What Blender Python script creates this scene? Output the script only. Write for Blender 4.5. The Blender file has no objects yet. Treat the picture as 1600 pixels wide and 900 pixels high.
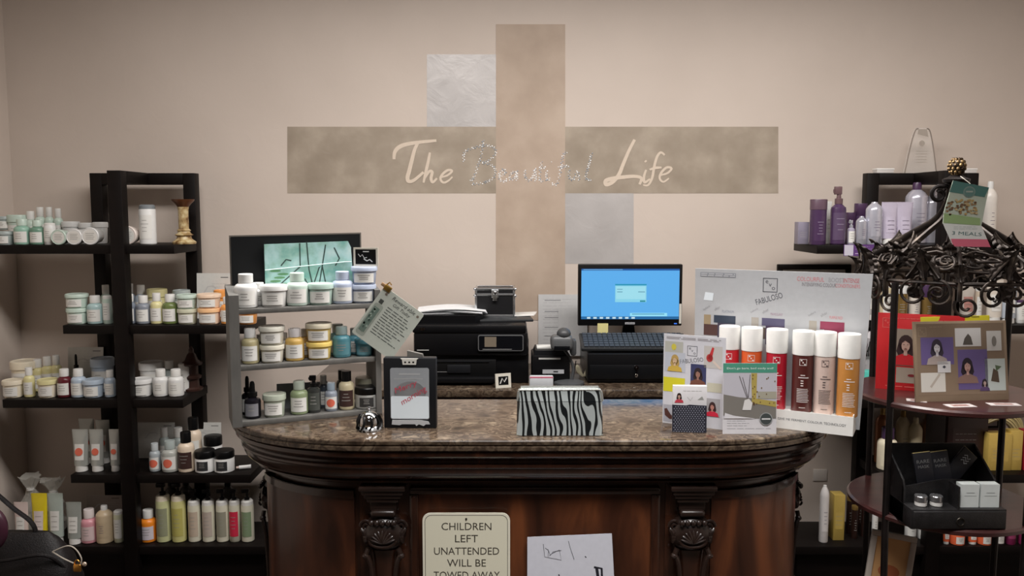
import bpy, bmesh, math, random
from mathutils import Vector, Matrix
random.seed(7)
PI = math.pi
# ---------------------------------------------------------------- camera, world, lights, exposure
FPX = 1300.0; EYE = 1.67; PITCH = math.atan(125/1300.0)
CP, SP = math.cos(PITCH), math.sin(PITCH)
scene = bpy.context.scene
COL = scene.collection
cam_d = bpy.data.cameras.new('camera'); cam_d.sensor_width = 36; cam_d.lens = 36*FPX/1600
cam = bpy.data.objects.new('camera', cam_d); COL.objects.link(cam)
cam.location = (0, 0, EYE); cam.rotation_euler = (PI/2-PITCH, 0, 0); scene.camera = cam
cam_d.clip_start = 0.05
w = bpy.data.worlds.new('world'); scene.world = w; w.use_nodes = True
w.node_tree.nodes['Background'].inputs[0].default_value = (1, .9, .8, 1)
w.node_tree.nodes['Background'].inputs[1].default_value = 0.02
def area(name, loc, size, sizey, power, color, rot=(0, 0, 0), spread=PI):
    l = bpy.data.lights.new(name, 'AREA'); l.shape = 'RECTANGLE'; l.size = size; l.size_y = sizey
    l.energy = power; l.color = color; l.spread = spread
    o = bpy.data.objects.new(name, l); COL.objects.link(o); o.location = loc; o.rotation_euler = rot
    return o
WARM = (1.0, .955, .92)
area('ceiling_and_fill_light', (0.3, 2.35, 2.93), 3.2, .5, 108, WARM)
area('ceiling_and_fill_light', (0.3, 1.0, 2.93), 1.6, .6, 46, (1, .97, .95), spread=math.radians(104))  # added fill lamp that brightens the counter front, not a real ceiling panel
area('ceiling_and_fill_light', (0.2, -1.6, 2.93), 1.2, .6, 3, (.95, .97, 1.0))  # weak fill lamp added behind the camera, not a real ceiling panel
scene.view_settings.view_transform = 'Standard'; scene.view_settings.look = 'None'
scene.view_settings.gamma = 1; scene.view_settings.use_curve_mapping = False
scene.view_settings.exposure = 0.0

# ---------------------------------------------------------------- helpers
def ray(px, py):
    u = (px-800)/FPX; v = (450-py)/FPX
    return Vector((u, CP+v*SP, -SP+v*CP))
def at(px, py, Y):
    d = ray(px, py); t = Y/d.y
    return Vector((d.x*t, Y, EYE+d.z*t))
def atz(px, py, z):
    d = ray(px, py); t = (z-EYE)/d.z
    return Vector((d.x*t, d.y*t, z))
def lin(c):
    c = c/255.0
    return c/12.92 if c <= .04045 else ((c+.055)/1.055)**2.4
_mc = {}
def M(r, g, b, rough=.5, metal=0.0, trans=0.0, emit=0.0, coat=0.0, alpha=1.0, noise=.06):
    k = (r, g, b, rough, metal, trans, emit, coat, alpha, noise)
    if k in _mc: return _mc[k]
    m = bpy.data.materials.new('paint_%d_%d_%d' % (r, g, b)); m.use_nodes = True
    nt = m.node_tree; p = nt.nodes['Principled BSDF']
    c = (lin(r), lin(g), lin(b), 1)
    if noise and not emit:
        tc = nt.nodes.new('ShaderNodeTexCoord'); n = nt.nodes.new('ShaderNodeTexNoise'); n.inputs['Scale'].default_value = 60
        mx = nt.nodes.new('ShaderNodeMix'); mx.data_type = 'RGBA'
        nt.links.new(tc.outputs['Object'], n.inputs['Vector']); nt.links.new(n.outputs['Fac'], mx.inputs['Factor'])
        mx.inputs['A'].default_value = tuple(x*(1-noise) for x in c[:3])+(1,)
        mx.inputs['B'].default_value = tuple(min(1, x*(1+noise)) for x in c[:3])+(1,)
        nt.links.new(mx.outputs['Result'], p.inputs['Base Color'])
    else: p.inputs['Base Color'].default_value = c
    p.inputs['Roughness'].default_value = rough; p.inputs['Metallic'].default_value = metal
    p.inputs['Transmission Weight'].default_value = trans
    p.inputs['Coat Weight'].default_value = coat; p.inputs['Coat Roughness'].default_value = .15
    if max(r, g, b) < 40: p.inputs['Specular IOR Level'].default_value = .28
    p.inputs['Alpha'].default_value = alpha
    if emit:
        p.inputs['Emission Color'].default_value = c; p.inputs['Emission Strength'].default_value = emit
        p.inputs['Base Color'].default_value = (.01, .01, .01, 1)
    _mc[k] = m; return m
def ramp_mat(name, scale, stops, rough=.4, coat=0, detail=6, dist=0.0, stretch=(1, 1, 1), bump=0.0, bscale=None, spec=.5, metal=0):
    m = bpy.data.materials.new(name); m.use_nodes = True; nt = m.node_tree; p = nt.nodes['Principled BSDF']
    tc = nt.nodes.new('ShaderNodeTexCoord'); mp = nt.nodes.new('ShaderNodeMapping'); mp.inputs['Scale'].default_value = stretch
    n = nt.nodes.new('ShaderNodeTexNoise'); n.inputs['Scale'].default_value = scale; n.inputs['Detail'].default_value = detail
    n.inputs['Distortion'].default_value = dist
    r = nt.nodes.new('ShaderNodeValToRGB')
    nt.links.new(tc.outputs['Object'], mp.inputs['Vector']); nt.links.new(mp.outputs['Vector'], n.inputs['Vector'])
    nt.links.new(n.outputs['Fac'], r.inputs['Fac'])
    while len(r.color_ramp.elements) < len(stops): r.color_ramp.elements.new(.5)
    for e, (pos, c) in zip(r.color_ramp.elements, stops):
        e.position = pos; e.color = (lin(c[0]), lin(c[1]), lin(c[2]), 1)
    nt.links.new(r.outputs['Color'], p.inputs['Base Color'])
    p.inputs['Roughness'].default_value = rough; p.inputs['Coat Weight'].default_value = coat
    p.inputs['Coat Roughness'].default_value = .12; p.inputs['Metallic'].default_value = metal
    p.inputs['Specular IOR Level'].default_value = spec
    if bump:
        b = nt.nodes.new('ShaderNodeBump'); b.inputs['Strength'].default_value = bump; b.inputs['Distance'].default_value = .004
        n2 = nt.nodes.new('ShaderNodeTexNoise'); n2.inputs['Scale'].default_value = bscale or scale; n2.inputs['Detail'].default_value = 4
        n2.inputs['Distortion'].default_value = 1.2
        nt.links.new(tc.outputs['Object'], n2.inputs['Vector'])
        nt.links.new(n2.outputs['Fac'], b.inputs['Height']); nt.links.new(b.outputs['Normal'], p.inputs['Normal'])
    return m
WALL = ramp_mat('plaster_wall', 2.2, [(.3, (204, 191, 180)), (.7, (211, 198, 187))], rough=.75, bump=.35, bscale=9)
BAND_H = ramp_mat('taupe_wall_paint', 7, [(.3, (148, 135, 119)), (.5, (160, 147, 131)), (.72, (178, 165, 149))], rough=.6, bump=.35, bscale=9)
BAND_V = ramp_mat('tan_wall_paint', 6, [(.3, (172, 153, 136)), (.5, (180, 161, 144)), (.72, (190, 172, 155))], rough=.6, bump=.35, bscale=9)
BAND_S = ramp_mat('silver_wall_paint', 5, [(.3, (180, 176, 174)), (.7, (196, 192, 190))], rough=.4, bump=.6, bscale=9, metal=.15)
MARBLE = ramp_mat('brown_marble', 22, [(.28, (32, 25, 20)), (.42, (66, 54, 44)), (.50, (90, 77, 64)), (.55, (50, 40, 33)), (.62, (86, 74, 61)), (.76, (126, 112, 95))], rough=.13, detail=12, dist=.2, stretch=(1, 1.1, 1))
WOOD = ramp_mat('dark_mahogany', 5, [(.28, (24, 14, 10)), (.5, (45, 25, 17)), (.72, (66, 38, 25))], rough=.22, coat=.8, detail=8, dist=.8, stretch=(5, 5, .7))
WOODP = ramp_mat('red_mahogany_panel', 3, [(.28, (38, 20, 13)), (.5, (68, 37, 23)), (.74, (116, 66, 38))], rough=.3, coat=.35, detail=8, dist=.8, stretch=(3, 3, .8))
WOODD = ramp_mat('carved_walnut', 8, [(.3, (24, 15, 12)), (.7, (46, 31, 25))], rough=.35, coat=.3, detail=6)
ESP = ramp_mat('espresso_veneer', 6, [(.3, (12, 8, 7)), (.7, (18, 12, 10))], spec=.18, rough=.5, detail=6, stretch=(.6, 4, 4))
GREYW = ramp_mat('grey_painted_wood', 30, [(.3, (86, 85, 82)), (.7, (106, 104, 100))], rough=.6, detail=6, stretch=(1, 1, .3))
IRON = ramp_mat('bronzed_iron', 25, [(.3, (24, 20, 19)), (.55, (54, 46, 41)), (.75, (104, 92, 80))], rough=.4, detail=6, metal=.6)
IRONP = ramp_mat('dark_iron_rod', 25, [(.3, (18, 15, 15)), (.7, (34, 28, 27))], rough=.45, detail=4, metal=.4)
REDW = ramp_mat('cherry_shelf', 6, [(.3, (50, 26, 26)), (.7, (70, 38, 36))], rough=.28, coat=.3, detail=6, stretch=(1, 5, 1))
FLOORM = ramp_mat('brown_floor', 5, [(.3, (38, 29, 24)), (.7, (54, 42, 34))], rough=.4)
CEILM = ramp_mat('ceiling_paint', 4, [(.3, (150, 146, 140)), (.7, (158, 154, 148))], rough=.8)
WHITE = M(225, 224, 220, .45); BLACK = M(14, 14, 15, .35); INK = M(40, 40, 44, .6, noise=0); GREY = M(150, 150, 150, .5, noise=0)
LGREY = M(182, 182, 180, .5, noise=0); CHROME = M(210, 212, 215, .12, 1.0)
LABELM = M(228, 227, 222, .55, noise=0); LINEM = M(158, 156, 152, .6, noise=0)

def sup(a, pw):
    c, s = math.cos(a), math.sin(a)
    if pw == 2: return c, s
    return math.copysign(abs(c)**(2/pw), c), math.copysign(abs(s)**(2/pw), s)
class MB:
    def __init__(s): s.V = []; s.F = []; s.MI = []; s.mats = []
    def mi(s, m):
        if m not in s.mats: s.mats.append(m)
        return s.mats.index(m)
    def add(s, V, F, m):
        o = len(s.V); s.V += [tuple(v) for v in V]; k = s.mi(m)
        for f in F: s.F.append(tuple(i+o for i in f)); s.MI.append(k)
        return s
    def box(s, x0, x1, y0, y1, z0, z1, m, bev=0.0, seg=2):
        x0, x1 = min(x0, x1), max(x0, x1); y0, y1 = min(y0, y1), max(y0, y1); z0, z1 = min(z0, z1), max(z0, z1)
        if bev:
            b = bmesh.new(); bmesh.ops.create_cube(b, size=1)
            for v in b.verts: v.co = Vector(((x0+x1)/2+v.co.x*(x1-x0), (y0+y1)/2+v.co.y*(y1-y0), (z0+z1)/2+v.co.z*(z1-z0)))
            bmesh.ops.bevel(b, geom=b.edges[:], offset=bev, segments=seg, affect='EDGES', profile=.5)
            b.verts.index_update()
            s.add([v.co[:] for v in b.verts], [[v.index for v in f.verts] for f in b.faces], m); b.free(); return s
        V = [(x, y, z) for z in (z0, z1) for y in (y0, y1) for x in (x0, x1)]
        return s.add(V, [(0, 2, 3, 1), (4, 5, 7, 6), (0, 1, 5, 4), (2, 6, 7, 3), (0, 4, 6, 2), (1, 3, 7, 5)], m)
    def loft(s, rings, m, seg=20, c=(0, 0, 0), a0=0.0, a1=2*PI, cap=True):
        """rings: (z, rx, ry, power)"""
        full = abs(a1-a0-2*PI) < 1e-6; n = seg if full else seg+1; V = []
        for (z, rx, ry, pw) in rings:
            for i in range(n):
                cx, sx = sup(a0+(a1-a0)*i/seg, pw); V.append((c[0]+rx*cx, c[1]+ry*sx, c[2]+z))
        F = []
        for k in range(len(rings)-1):
            for i in range(seg):
                j = (i+1) % n; F.append((k*n+i, k*n+j, (k+1)*n+j, (k+1)*n+i))
        if full and cap: F.append(tuple(range(n))[::-1]); F.append(tuple(range((len(rings)-1)*n, len(rings)*n)))
        return s.add(V, F, m)
    def lathe(s, prof, m, seg=20, c=(0, 0, 0), pw=2, **k):
        return s.loft([(z, r, r, pw) for r, z in prof], m, seg, c, **k)
    def ell(s, c, r, m, seg=14, rg=8, rot=None):
        V = []
        for i in range(rg+1):
            t = -PI/2+PI*i/rg
            for j in range(seg):
                a = 2*PI*j/seg; v = Vector((r[0]*math.cos(t)*math.cos(a), r[1]*math.cos(t)*math.sin(a), r[2]*math.sin(t)))
                if rot: v = rot @ v
                V.append(Vector(c)+v)
        F = [(k*seg+i, k*seg+(i+1) % seg, (k+1)*seg+(i+1) % seg, (k+1)*seg+i) for k in range(rg) for i in range(seg)]
        return s.add(V, F, m)
    def tube(s, pts, r, m, seg=8, flat=1.0):
        pts = [Vector(p) for p in pts]; n = len(pts); R = r if isinstance(r, (list, tuple)) else [r]*n
        t0 = (pts[1]-pts[0]).normalized(); up = Vector((0, 0, 1)) if abs(t0.z) < .9 else Vector((0, 1, 0))
        nx = t0.cross(up).normalized(); V = []
        for i in range(n):
            t = (pts[min(i+1, n-1)]-pts[max(i-1, 0)])
            t = t.normalized() if t.length > 1e-9 else t0
            nx = (nx-t*nx.dot(t)).normalized(); ny = t.cross(nx)
            for j in range(seg):
                a = 2*PI*j/seg; V.append(pts[i]+nx*math.cos(a)*R[i]*flat+ny*math.sin(a)*R[i])
        F = [(k*seg+i, k*seg+(i+1) % seg, (k+1)*seg+(i+1) % seg, (k+1)*seg+i) for k in range(n-1) for i in range(seg)]
        F += [tuple(range(seg))[::-1], tuple(range((n-1)*seg, n*seg))]
        return s.add(V, F, m)
    def plate(s, poly, y0, y1, m):
        """polygon in xz, thick in y (y0 front)"""
        n = len(poly); V = [(x, y0, z) for x, z in poly]+[(x, y1, z) for x, z in poly]
        F = [tuple(range(n)), tuple(range(n, 2*n))[::-1]]+[(i, i+n, (i+1) % n+n, (i+1) % n) for i in range(n)]
        return s.add(V, F, m)
    def slab(s, poly, z0, z1, m):
        n = len(poly); V = [(x, y, z0) for x, y in poly]+[(x, y, z1) for x, y in poly]
        F = [tuple(range(n))[::-1], tuple(range(n, 2*n))]+[(i, (i+1) % n, (i+1) % n+n, i+n) for i in range(n)]
        return s.add(V, F, m)
    # ---- flat printing on a card whose front faces -y
    yf = 0.0
    def rect(s, x0, x1, z0, z1, m, L=1):
        y = s.yf-.0004*L; return s.add([(x0, y, z0), (x1, y, z0), (x1, y, z1), (x0, y, z1)], [(0, 1, 2, 3)], m)
    def poly(s, p, m, L=1):
        y = s.yf-.0004*L; return s.add([(x, y, z) for x, z in p], [tuple(range(len(p)))], m)
    def oval(s, cx, cz, rx, rz, m, L=1, n=16):
        return s.poly([(cx+rx*math.cos(2*PI*i/n), cz+rz*math.sin(2*PI*i/n)) for i in range(n)], m, L)
    def line(s, pts, wd, m, L=1):
        y = s.yf-.0004*L; P = [Vector((a, b)) for a, b in pts]; n = len(P); W = wd if isinstance(wd, (list, tuple)) else [wd]*n
        V = []
        for i in range(n):
            t = (P[min(i+1, n-1)]-P[max(i-1, 0)]); t = t.normalized() if t.length > 0 else Vector((1, 0))
            q = Vector((-t.y, t.x))*W[i]/2; yy = y-i*.000008; V += [(P[i].x+q.x, yy, P[i].y+q.y), (P[i].x-q.x, yy, P[i].y-q.y)]
        return s.add(V, [(2*i, 2*i+1, 2*i+3, 2*i+2) for i in range(n-1)], m)
    def lines(s, x0, x1, z0, z1, n, m, wd=None, L=1, rag=.25):
        for i in range(n):
            z = z1-(z1-z0)*(i+.5)/n; e = x1-(x1-x0)*rag*random.random(); x = x0
            while x < e-.001:
                l = (x1-x0)*random.uniform(.10, .26); s.rect(x, min(x+l, e), z-(wd or .0007)/2, z+(wd or .0007)/2, m, L); x += l+(x1-x0)*.035
        return s
    def text(s, txt, cx, cz, m, width=None, height=None, L=1, ang=0.0, shear=0.0, thin=0.0):
        V, F, w0, h0 = glyphs(txt, shear)
        sc = (width/w0) if width else (height/h0); sz = sc if not (width and height) else height/h0
        y = s.yf-.0004*L; ca, sa = math.cos(ang), math.sin(ang); out = []
        for x, z in V:
            x = (x-w0/2)*sc; z = (z-h0/2)*sz; out.append((cx+x*ca-z*sa, y, cz+x*sa+z*ca))
        return s.add(out, F, m)
    def xform(s, Mx, start=0):
        for i in range(start, len(s.V)): s.V[i] = tuple(Mx @ Vector(s.V[i]))
        return s
    def mesh(s, name, ang=32):
        me = bpy.data.meshes.new(name); me.from_pydata(s.V, [], s.F)
        for m in s.mats: me.materials.append(m)
        me.polygons.foreach_set('material_index', s.MI); me.polygons.foreach_set('use_smooth', [True]*len(s.F))
        me.set_sharp_from_angle(angle=math.radians(ang)); me.update(); return me
    def build(s, name, parent=None, loc=(0, 0, 0), rot=(0, 0, 0), ang=32):
        return inst(name, s.mesh(name, ang), parent, loc, rot)
def inst(name, me, parent=None, loc=(0, 0, 0), rot=(0, 0, 0)):
    o = bpy.data.objects.new(name, me); COL.objects.link(o); o.parent = parent; o.location = loc; o.rotation_euler = rot
    return o
_g = {}
def glyphs(txt, shear=0.0):
    k = (txt, shear)
    if k in _g: return _g[k]
    cu = bpy.data.curves.new('t', 'FONT'); cu.body = txt; cu.resolution_u = 3; cu.shear = shear; cu.fill_mode = 'FRONT'
    o = bpy.data.objects.new('t', cu); COL.objects.link(o)
    dg = bpy.context.evaluated_depsgraph_get(); ev = o.evaluated_get(dg); me = ev.to_mesh()
    V = [(v.co.x, v.co.y) for v in me.vertices]; F = [tuple(p.vertices) for p in me.polygons]
    ev.to_mesh_clear(); bpy.data.objects.remove(o); bpy.data.curves.remove(cu)
    x0 = min(v[0] for v in V); x1 = max(v[0] for v in V); y0 = min(v[1] for v in V); y1 = max(v[1] for v in V)
    _g[k] = ([(a-x0, b-y0) for a, b in V], F, x1-x0, y1-y0); return _g[k]
LABELS = {}
def tag(o, label=None, cat=None, group=None, kind=None):
    if label:
        n = len(label.split())
        if n < 4 or n > 16: print('LABEL LENGTH', n, label)
        if label in LABELS: print('LABEL REPEAT', label)
        LABELS[label] = 1; o['label'] = label
    if cat: o['category'] = cat
    if group: o['group'] = group
    if kind: o['kind'] = kind
    return o
def thing(name, label, cat, loc=(0, 0, 0), rz=0.0, group=None, rx=0.0):
    o = bpy.data.objects.new(name, None); o.empty_display_size = .05; COL.objects.link(o)
    o.location = loc; o.rotation_euler = (rx, 0, rz); return tag(o, label, cat, group)
def smooth(pts, n=6):
    P = [Vector(p) for p in pts]; out = []
    for i in range(len(P)-1):
        a, b, c, d = P[max(i-1, 0)], P[i], P[i+1], P[min(i+2, len(P)-1)]
        for k in range(n):
            t = k/n; out.append(.5*((2*b)+(c-a)*t+(2*a-5*b+4*c-d)*t*t+(3*b-a-3*c+d)*t**3))
    return out+[P[-1]]
def rrect(x0, x1, z0, z1, r, n=5):
    o = []
    for cx, cz, a in ((x1-r, z0+r, -PI/2), (x1-r, z1-r, 0), (x0+r, z1-r, PI/2), (x0+r, z0+r, PI)):
        o += [(cx+r*math.cos(a+PI/2*i/n), cz+r*math.sin(a+PI/2*i/n)) for i in range(n+1)]
    return o

# ---------------------------------------------------------------- room shell
WY = 4.0; XL = -2.385; XR = 2.75; YB = -3.2; ZC = 2.98
def struct(name, mb): return tag(mb.build(name), kind='structure')
struct('wall_back', MB().box(XL-.12, XR+.12, WY, WY+.12, 0, ZC, WALL))
struct('wall_left', MB().box(XL-.12, XL, YB, WY, 0, ZC, WALL))
struct('wall_right', MB().box(XR, XR+.12, YB, WY, 0, ZC, WALL))
struct('wall_rear', MB().box(XL-.12, XR+.12, YB-.12, YB, 0, ZC, M(96, 86, 78, .8)))
struct('floor', MB().box(XL-.12, XR+.12, YB-.12, WY+.12, -.1, 0, FLOORM))
struct('ceiling', MB().box(XL-.12, XR+.12, YB-.12, WY+.12, ZC, ZC+.1, CEILM))
struct('baseboard_back', MB().box(XL, XR, WY-.015, WY, 0, .11, WOOD, .003))

# painted cross on the wall
def wxz(px, py): p = at(px, py, WY); return (p.x, p.z)
cr = thing('painted_wall_cross', 'painted taupe and tan cross with silver squares on the plaster wall', 'wall mural', (0, WY, 0))
def pband(name, x0, y0, x1, y1, m, t, label):
    b = MB(); b.plate([wxz(x0, y1), wxz(x1, y1), wxz(x1, y0), wxz(x0, y0)], -t, -.0001, m)
    o = b.build(name, cr); o['label'] = label
pband('horizontal_band', 449, 198, 1216, 302, BAND_H, .0012, 'mottled taupe horizontal band')
pband('vertical_band', 775, 38, 883, 500, BAND_V, .0020, 'tan vertical band')
pband('square_patch', 667, 85, 776, 199, BAND_S, .0008, 'silver grey square above the band')
pband('square_patch', 882, 301, 990, 412, BAND_S, .0008, 'silver grey square below the band')
# lettering
def cw(x, y): return wxz(600+x/3.478, 190+y/3.478)
lt = thing('wall_lettering', 'flowing script lettering The Beautiful Life across the painted cross', 'lettering', (0, WY-.002, 0))
LET = M(214, 198, 180, .6)
STR = {'T': [[(55, 205), (58, 170), (75, 145), (110, 127), (180, 114), (285, 103)], [(190, 108), (168, 150), (152, 210), (137, 270), (128, 305), (135, 325), (165, 318), (215, 275)]],
 'h': [[(250, 168), (240, 220), (226, 280), (215, 332)], [(220, 310), (245, 272), (262, 275), (256, 308), (265, 330), (288, 308)]],
 'e': [[(302, 305), (345, 292), (370, 268), (345, 265), (315, 290), (308, 315), (325, 332), (352, 320), (372, 300)]],
 'L': [[(1362, 98), (1330, 160), (1300, 230), (1275, 290), (1240, 330), (1208, 342), (1205, 322), (1240, 310), (1300, 302), (1360, 298), (1398, 308), (1388, 342)]],
 'i': [[(1424, 262), (1412, 300), (1416, 330), (1445, 312)], [(1418, 212), (1424, 220)]],
 'f': [[(1525, 182), (1503, 168), (1482, 195), (1467, 250), (1457, 305), (1435, 345), (1408, 345)], [(1442, 262), (1475, 252), (1508, 250)]],
 'e2': [[(1498, 292), (1540, 280), (1562, 255), (1535, 250), (1505, 280), (1498, 310), (1518, 328), (1548, 308)]]}
WD = {'T': 20, 'h': 15, 'e': 12, 'L': 20, 'i': 13, 'f': 13, 'e2': 12}
for k, sts in STR.items():
    b = MB()
    for st in sts:
        P = [cw(*p[:2]) for p in smooth([(a, c, 0) for a, c in st], 5)]; n = len(P)
        wv = [WD[k]/3.478*WY/FPX*(.55+.55*math.sin(PI*min(1, .12+.8*i/(n-1)))) for i in range(n)]
        b.line(P, wv, LET, 1+1.5*sts.index(st))
    o = b.build('letter', lt); o['label'] = 'cream painted letter'
GEM = M(246, 248, 250, .2, .0)
GEM2 = M(190, 200, 210, .3, .35)
RH = [[(435, 225), (433, 180), (452, 156), (510, 137), (560, 130), (600, 145), (606, 175), (570, 212), (530, 225)], [(540, 95), (535, 140), (525, 200), (508, 245), (490, 300), (470, 325)],
 [(530, 225), (580, 235), (606, 265), (592, 308), (535, 335), (480, 340)], [(625, 300), (660, 280), (650, 260), (630, 278), (627, 310), (650, 326), (672, 312)], [(712, 268), (688, 288), (686, 318), (715, 300), (722, 265), (722, 322)],
 [(765, 258), (768, 300), (790, 322), (812, 292), (822, 258), (824, 322)], [(858, 210), (850, 260), (846, 315), (862, 328)], [(838, 255), (878, 250)], [(884, 262), (884, 318), (905, 310)], [(905, 215), (908, 222)],
 [(1000, 163), (975, 180), (965, 230), (955, 290), (937, 342), (912, 338)], [(940, 252), (1005, 240)], [(1005, 260), (1010, 308), (1032, 312), (1052, 268), (1060, 318)], [(1130, 165), (1115, 230), (1096, 308), (1124, 316)]]
b = MB()
for st in RH:
    P = smooth([(a, c, 0) for a, c in st], 12); acc = 0; side = 1
    for i in range(1, len(P)):
        d = P[i]-P[i-1]; acc += d.length
        if acc >= 5.5:
            acc = 0; side = -side; q = Vector((-d.y, d.x, 0)).normalized()*3.6*side
            x, z = cw(P[i].x+q.x, P[i].y+q.y); r = random.uniform(.0028, .0042)
            tx, tz = random.uniform(-.5, .5)*r, random.uniform(-.5, .5)*r
            V = [(x+r*math.cos(a*PI/3), -.0005, z+r*math.sin(a*PI/3)) for a in range(6)]+[(x+tx, -.0005-r*.9, z+tz)]
            b.add(V, [(a, (a+1) % 6, 6) for a in range(6)], GEM if random.random() < .55 else GEM2)
o = b.build('rhinestone', lt, ang=5); tag(o, kind='stuff'); o['label'] = 'silver rhinestones forming the word Beautiful'

# ---------------------------------------------------------------- main counter
ZT = 1.07; CXL, CXR = -.822, .935; CYF = atz(800, 688, ZT).y; CYB = 2.575
def outline(d=0.0, n=14, back=0.0):
    xl, xr, yf, yb = CXL+d, CXR-d, CYF+d, CYB-back; rx, ry = .43-d, .33-d; o = [(xl, yb)]
    o += [(xl+rx-rx*math.cos(PI/2*i/n), yf+ry-ry*math.sin(PI/2*i/n)) for i in range(n+1)]
    o += [(xr-rx+rx*math.sin(PI/2*i/n), yf+ry-ry*math.cos(PI/2*i/n)) for i in range(n+1)]
    return o+[(xr, yb)]
def sweep(prof, m, back=0.0):
    b = MB(); R = [outline(d, back=back) for d, z in prof]; n = len(R[0]); V = [(x, y, prof[k][1]) for k in range(len(R)) for x, y in R[k]]
    F = [(k*n+i, (k+1)*n+i, (k+1)*n+(i+1) % n, k*n+(i+1) % n) for k in range(len(R)-1) for i in range(n)]
    F += [tuple(range(n)), tuple(range((len(R)-1)*n, len(R)*n))[::-1]]
    return b.add(V, F, m)
ctr = thing('reception_counter', 'bowed dark mahogany reception counter with brown marble top and carved corbels', 'counter', (0.055, 2.4, 0))
def cpart(name, mb, **k): o = mb.build(name, ctr, loc=(-.055, -2.4, 0), **k); return o
cpart('marble_top', sweep([(.006, ZT), (.002, ZT-.001), (0, ZT-.004), (0, ZT-.012), (.003, ZT-.014), (.003, ZT-.017), (0, ZT-.019), (0, ZT-.028), (.004, ZT-.031)], MARBLE))
cpart('crown_moulding', sweep([(.012, 1.039), (.007, 1.034), (.007, 1.024), (.013, 1.017), (.024, 1.013), (.030, 1.006), (.030, 1.000), (.022, .996), (.022, .990), (.028, .985), (.029, .975), (.034, .964), (.046, .952), (.060, .946), (.068, .944), (.062, .941), (.062, .936), (.07, .932), (.09, .928)], WOOD, .02))
cpart('body', sweep([(.10, .93), (.10, .10), (.085, .09), (.085, 0)], WOOD, .04))
FY = CYF+.10
def bandstrip(d0, d1, i0, i1, z0, z1, m):
    A = outline(d0); B = outline(d1); pts = A[i0:i1+1]+B[i0:i1+1][::-1]; return MB().slab(pts, z0, z1, m)
N = 14
def slabpanel(i0, i1):
    b = bandstrip(.088, .11, i0, i1, .20, .905, WOODP)
    for z0, z1 in ((.885, .905), (.20, .22)): 
        c = bandstrip(.082, .1, i0, i1, z0, z1, WOOD); b.add(c.V, c.F, WOOD)
    return b
cpart('end_panel', slabpanel(4, 14)).__setitem__('label', 'bowed reddish end panel'); cpart('end_panel', slabpanel(N+3, 2*N-2+1)).__setitem__('label', 'bowed reddish end panel')
xa, xb = at(655, 800, FY).x, at(1016, 800, FY).x
b = MB().box(xa, xb, FY-.006, FY+.01, .18, .895, WOODP)
for x0, x1, z0, z1 in ((xa-.025, xb+.025, .895, .915), (xa-.025, xa, .16, .895), (xb, xb+.025, .16, .895), (xa-.025, xb+.025, .16, .18)):
    b.box(x0, x1, FY-.016, FY+.01, z0, z1, WOOD, .005)
    b.box(x0+.004, x1-.004, FY-.02, FY+.01, z0+.006, z1-.006, WOOD, .003)
cpart('front_panel', b)
def corbel_mb():
    b = MB(); m = WOODD
    for k, (hw, dp, z0, z1) in enumerate(((.062, .052, .915, .928), (.056, .047, .903, .916), (.050, .042, .892, .904), (.043, .037, .880, .893), (.036, .028, .855, .882))):
        b.box(-hw, hw, -dp, .01, z0, z1, m, .003)
    b.box(-.034, .034, -.040, .01, .838, .858, m, .008, 3)
    b.ell((0, -.012, .790), (.060, .040, .052), m, 20, 12)
    for k in range(9):                                        # scallop shell
        a = math.radians(-72+18*k); rt = Matrix.Rotation(a, 3, 'Y')
        b.ell(Vector((0, -.050, .772))+rt @ Vector((0, 0, .017)), (.0045, .006, .019), m, 8, 6, rt)
    b.tube([(math.sin(a)*.036, -.049, .772-math.cos(a)*.018+.006) for a in [math.radians(-90+15*i) for i in range(13)]], .0035, m, 6)
    for sx in (-1, 1):
        sp = [(sx*(.047+.016*math.cos(t)*(1-t/12)), -.030, .812+.018*math.sin(t)*(1-t/12)) for t in [i*.5 for i in range(18)]]
        b.tube(sp, .0045, m, 6)
        for k in range(6):                                    # leaves wrapping the side of the bulge
            a = -.5+k*.32; b.ell((sx*(.052-.004*k*.4), -.026, .782-.014*math.sin(a*3)+k*.003), (.009, .012, .016), m, 8, 6, Matrix.Rotation(sx*(.6-.3*k), 3, 'Y'))
        b.tube(smooth([(sx*.040, -.034, .752), (sx*.046, -.036, .735), (sx*.040, -.036, .722), (sx*.033, -.034, .69), (sx*.027, -.030, .60), (sx*.024, -.026, .40), (sx*.03, -.026, .25)], 6), .007, m, 8)
        b.ell((sx*.048, -.036, .732), (.010, .010, .008), m, 10, 6)
    for k in range(5): b.ell((-.03+.015*k, -.046, .826), (.008, .008, .009), m, 8, 6)
    b.loft([(.18, .03, .024, 3), (.40, .026, .022, 3), (.62, .032, .026, 3), (.70, .036, .030, 3), (.745, .040, .034, 3)], WOOD, 16)
    b.box(-.05, .05, -.02, .01, .09, .19, WOOD, .004)
    return b
cb = corbel_mb().mesh('corbel')
for px in (602, 1077):
    x = at(px, 840, FY).x; inst('corbel', cb, ctr, (x-.055, FY-2.4, 0))
    bb = MB().box(-.068, .068, -.004, .004, .09, .93, WOOD); bb.build('pilaster_board', ctr, (x-.055, FY-2.4, 0))
inst('corbel', cb, ctr, (CXL+.10-.055, 2.50-2.4, 0), (0, 0, -PI/2)); inst('corbel', cb, ctr, (CXR-.10-.055, 2.50-2.4, 0), (0, 0, PI/2))

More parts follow.
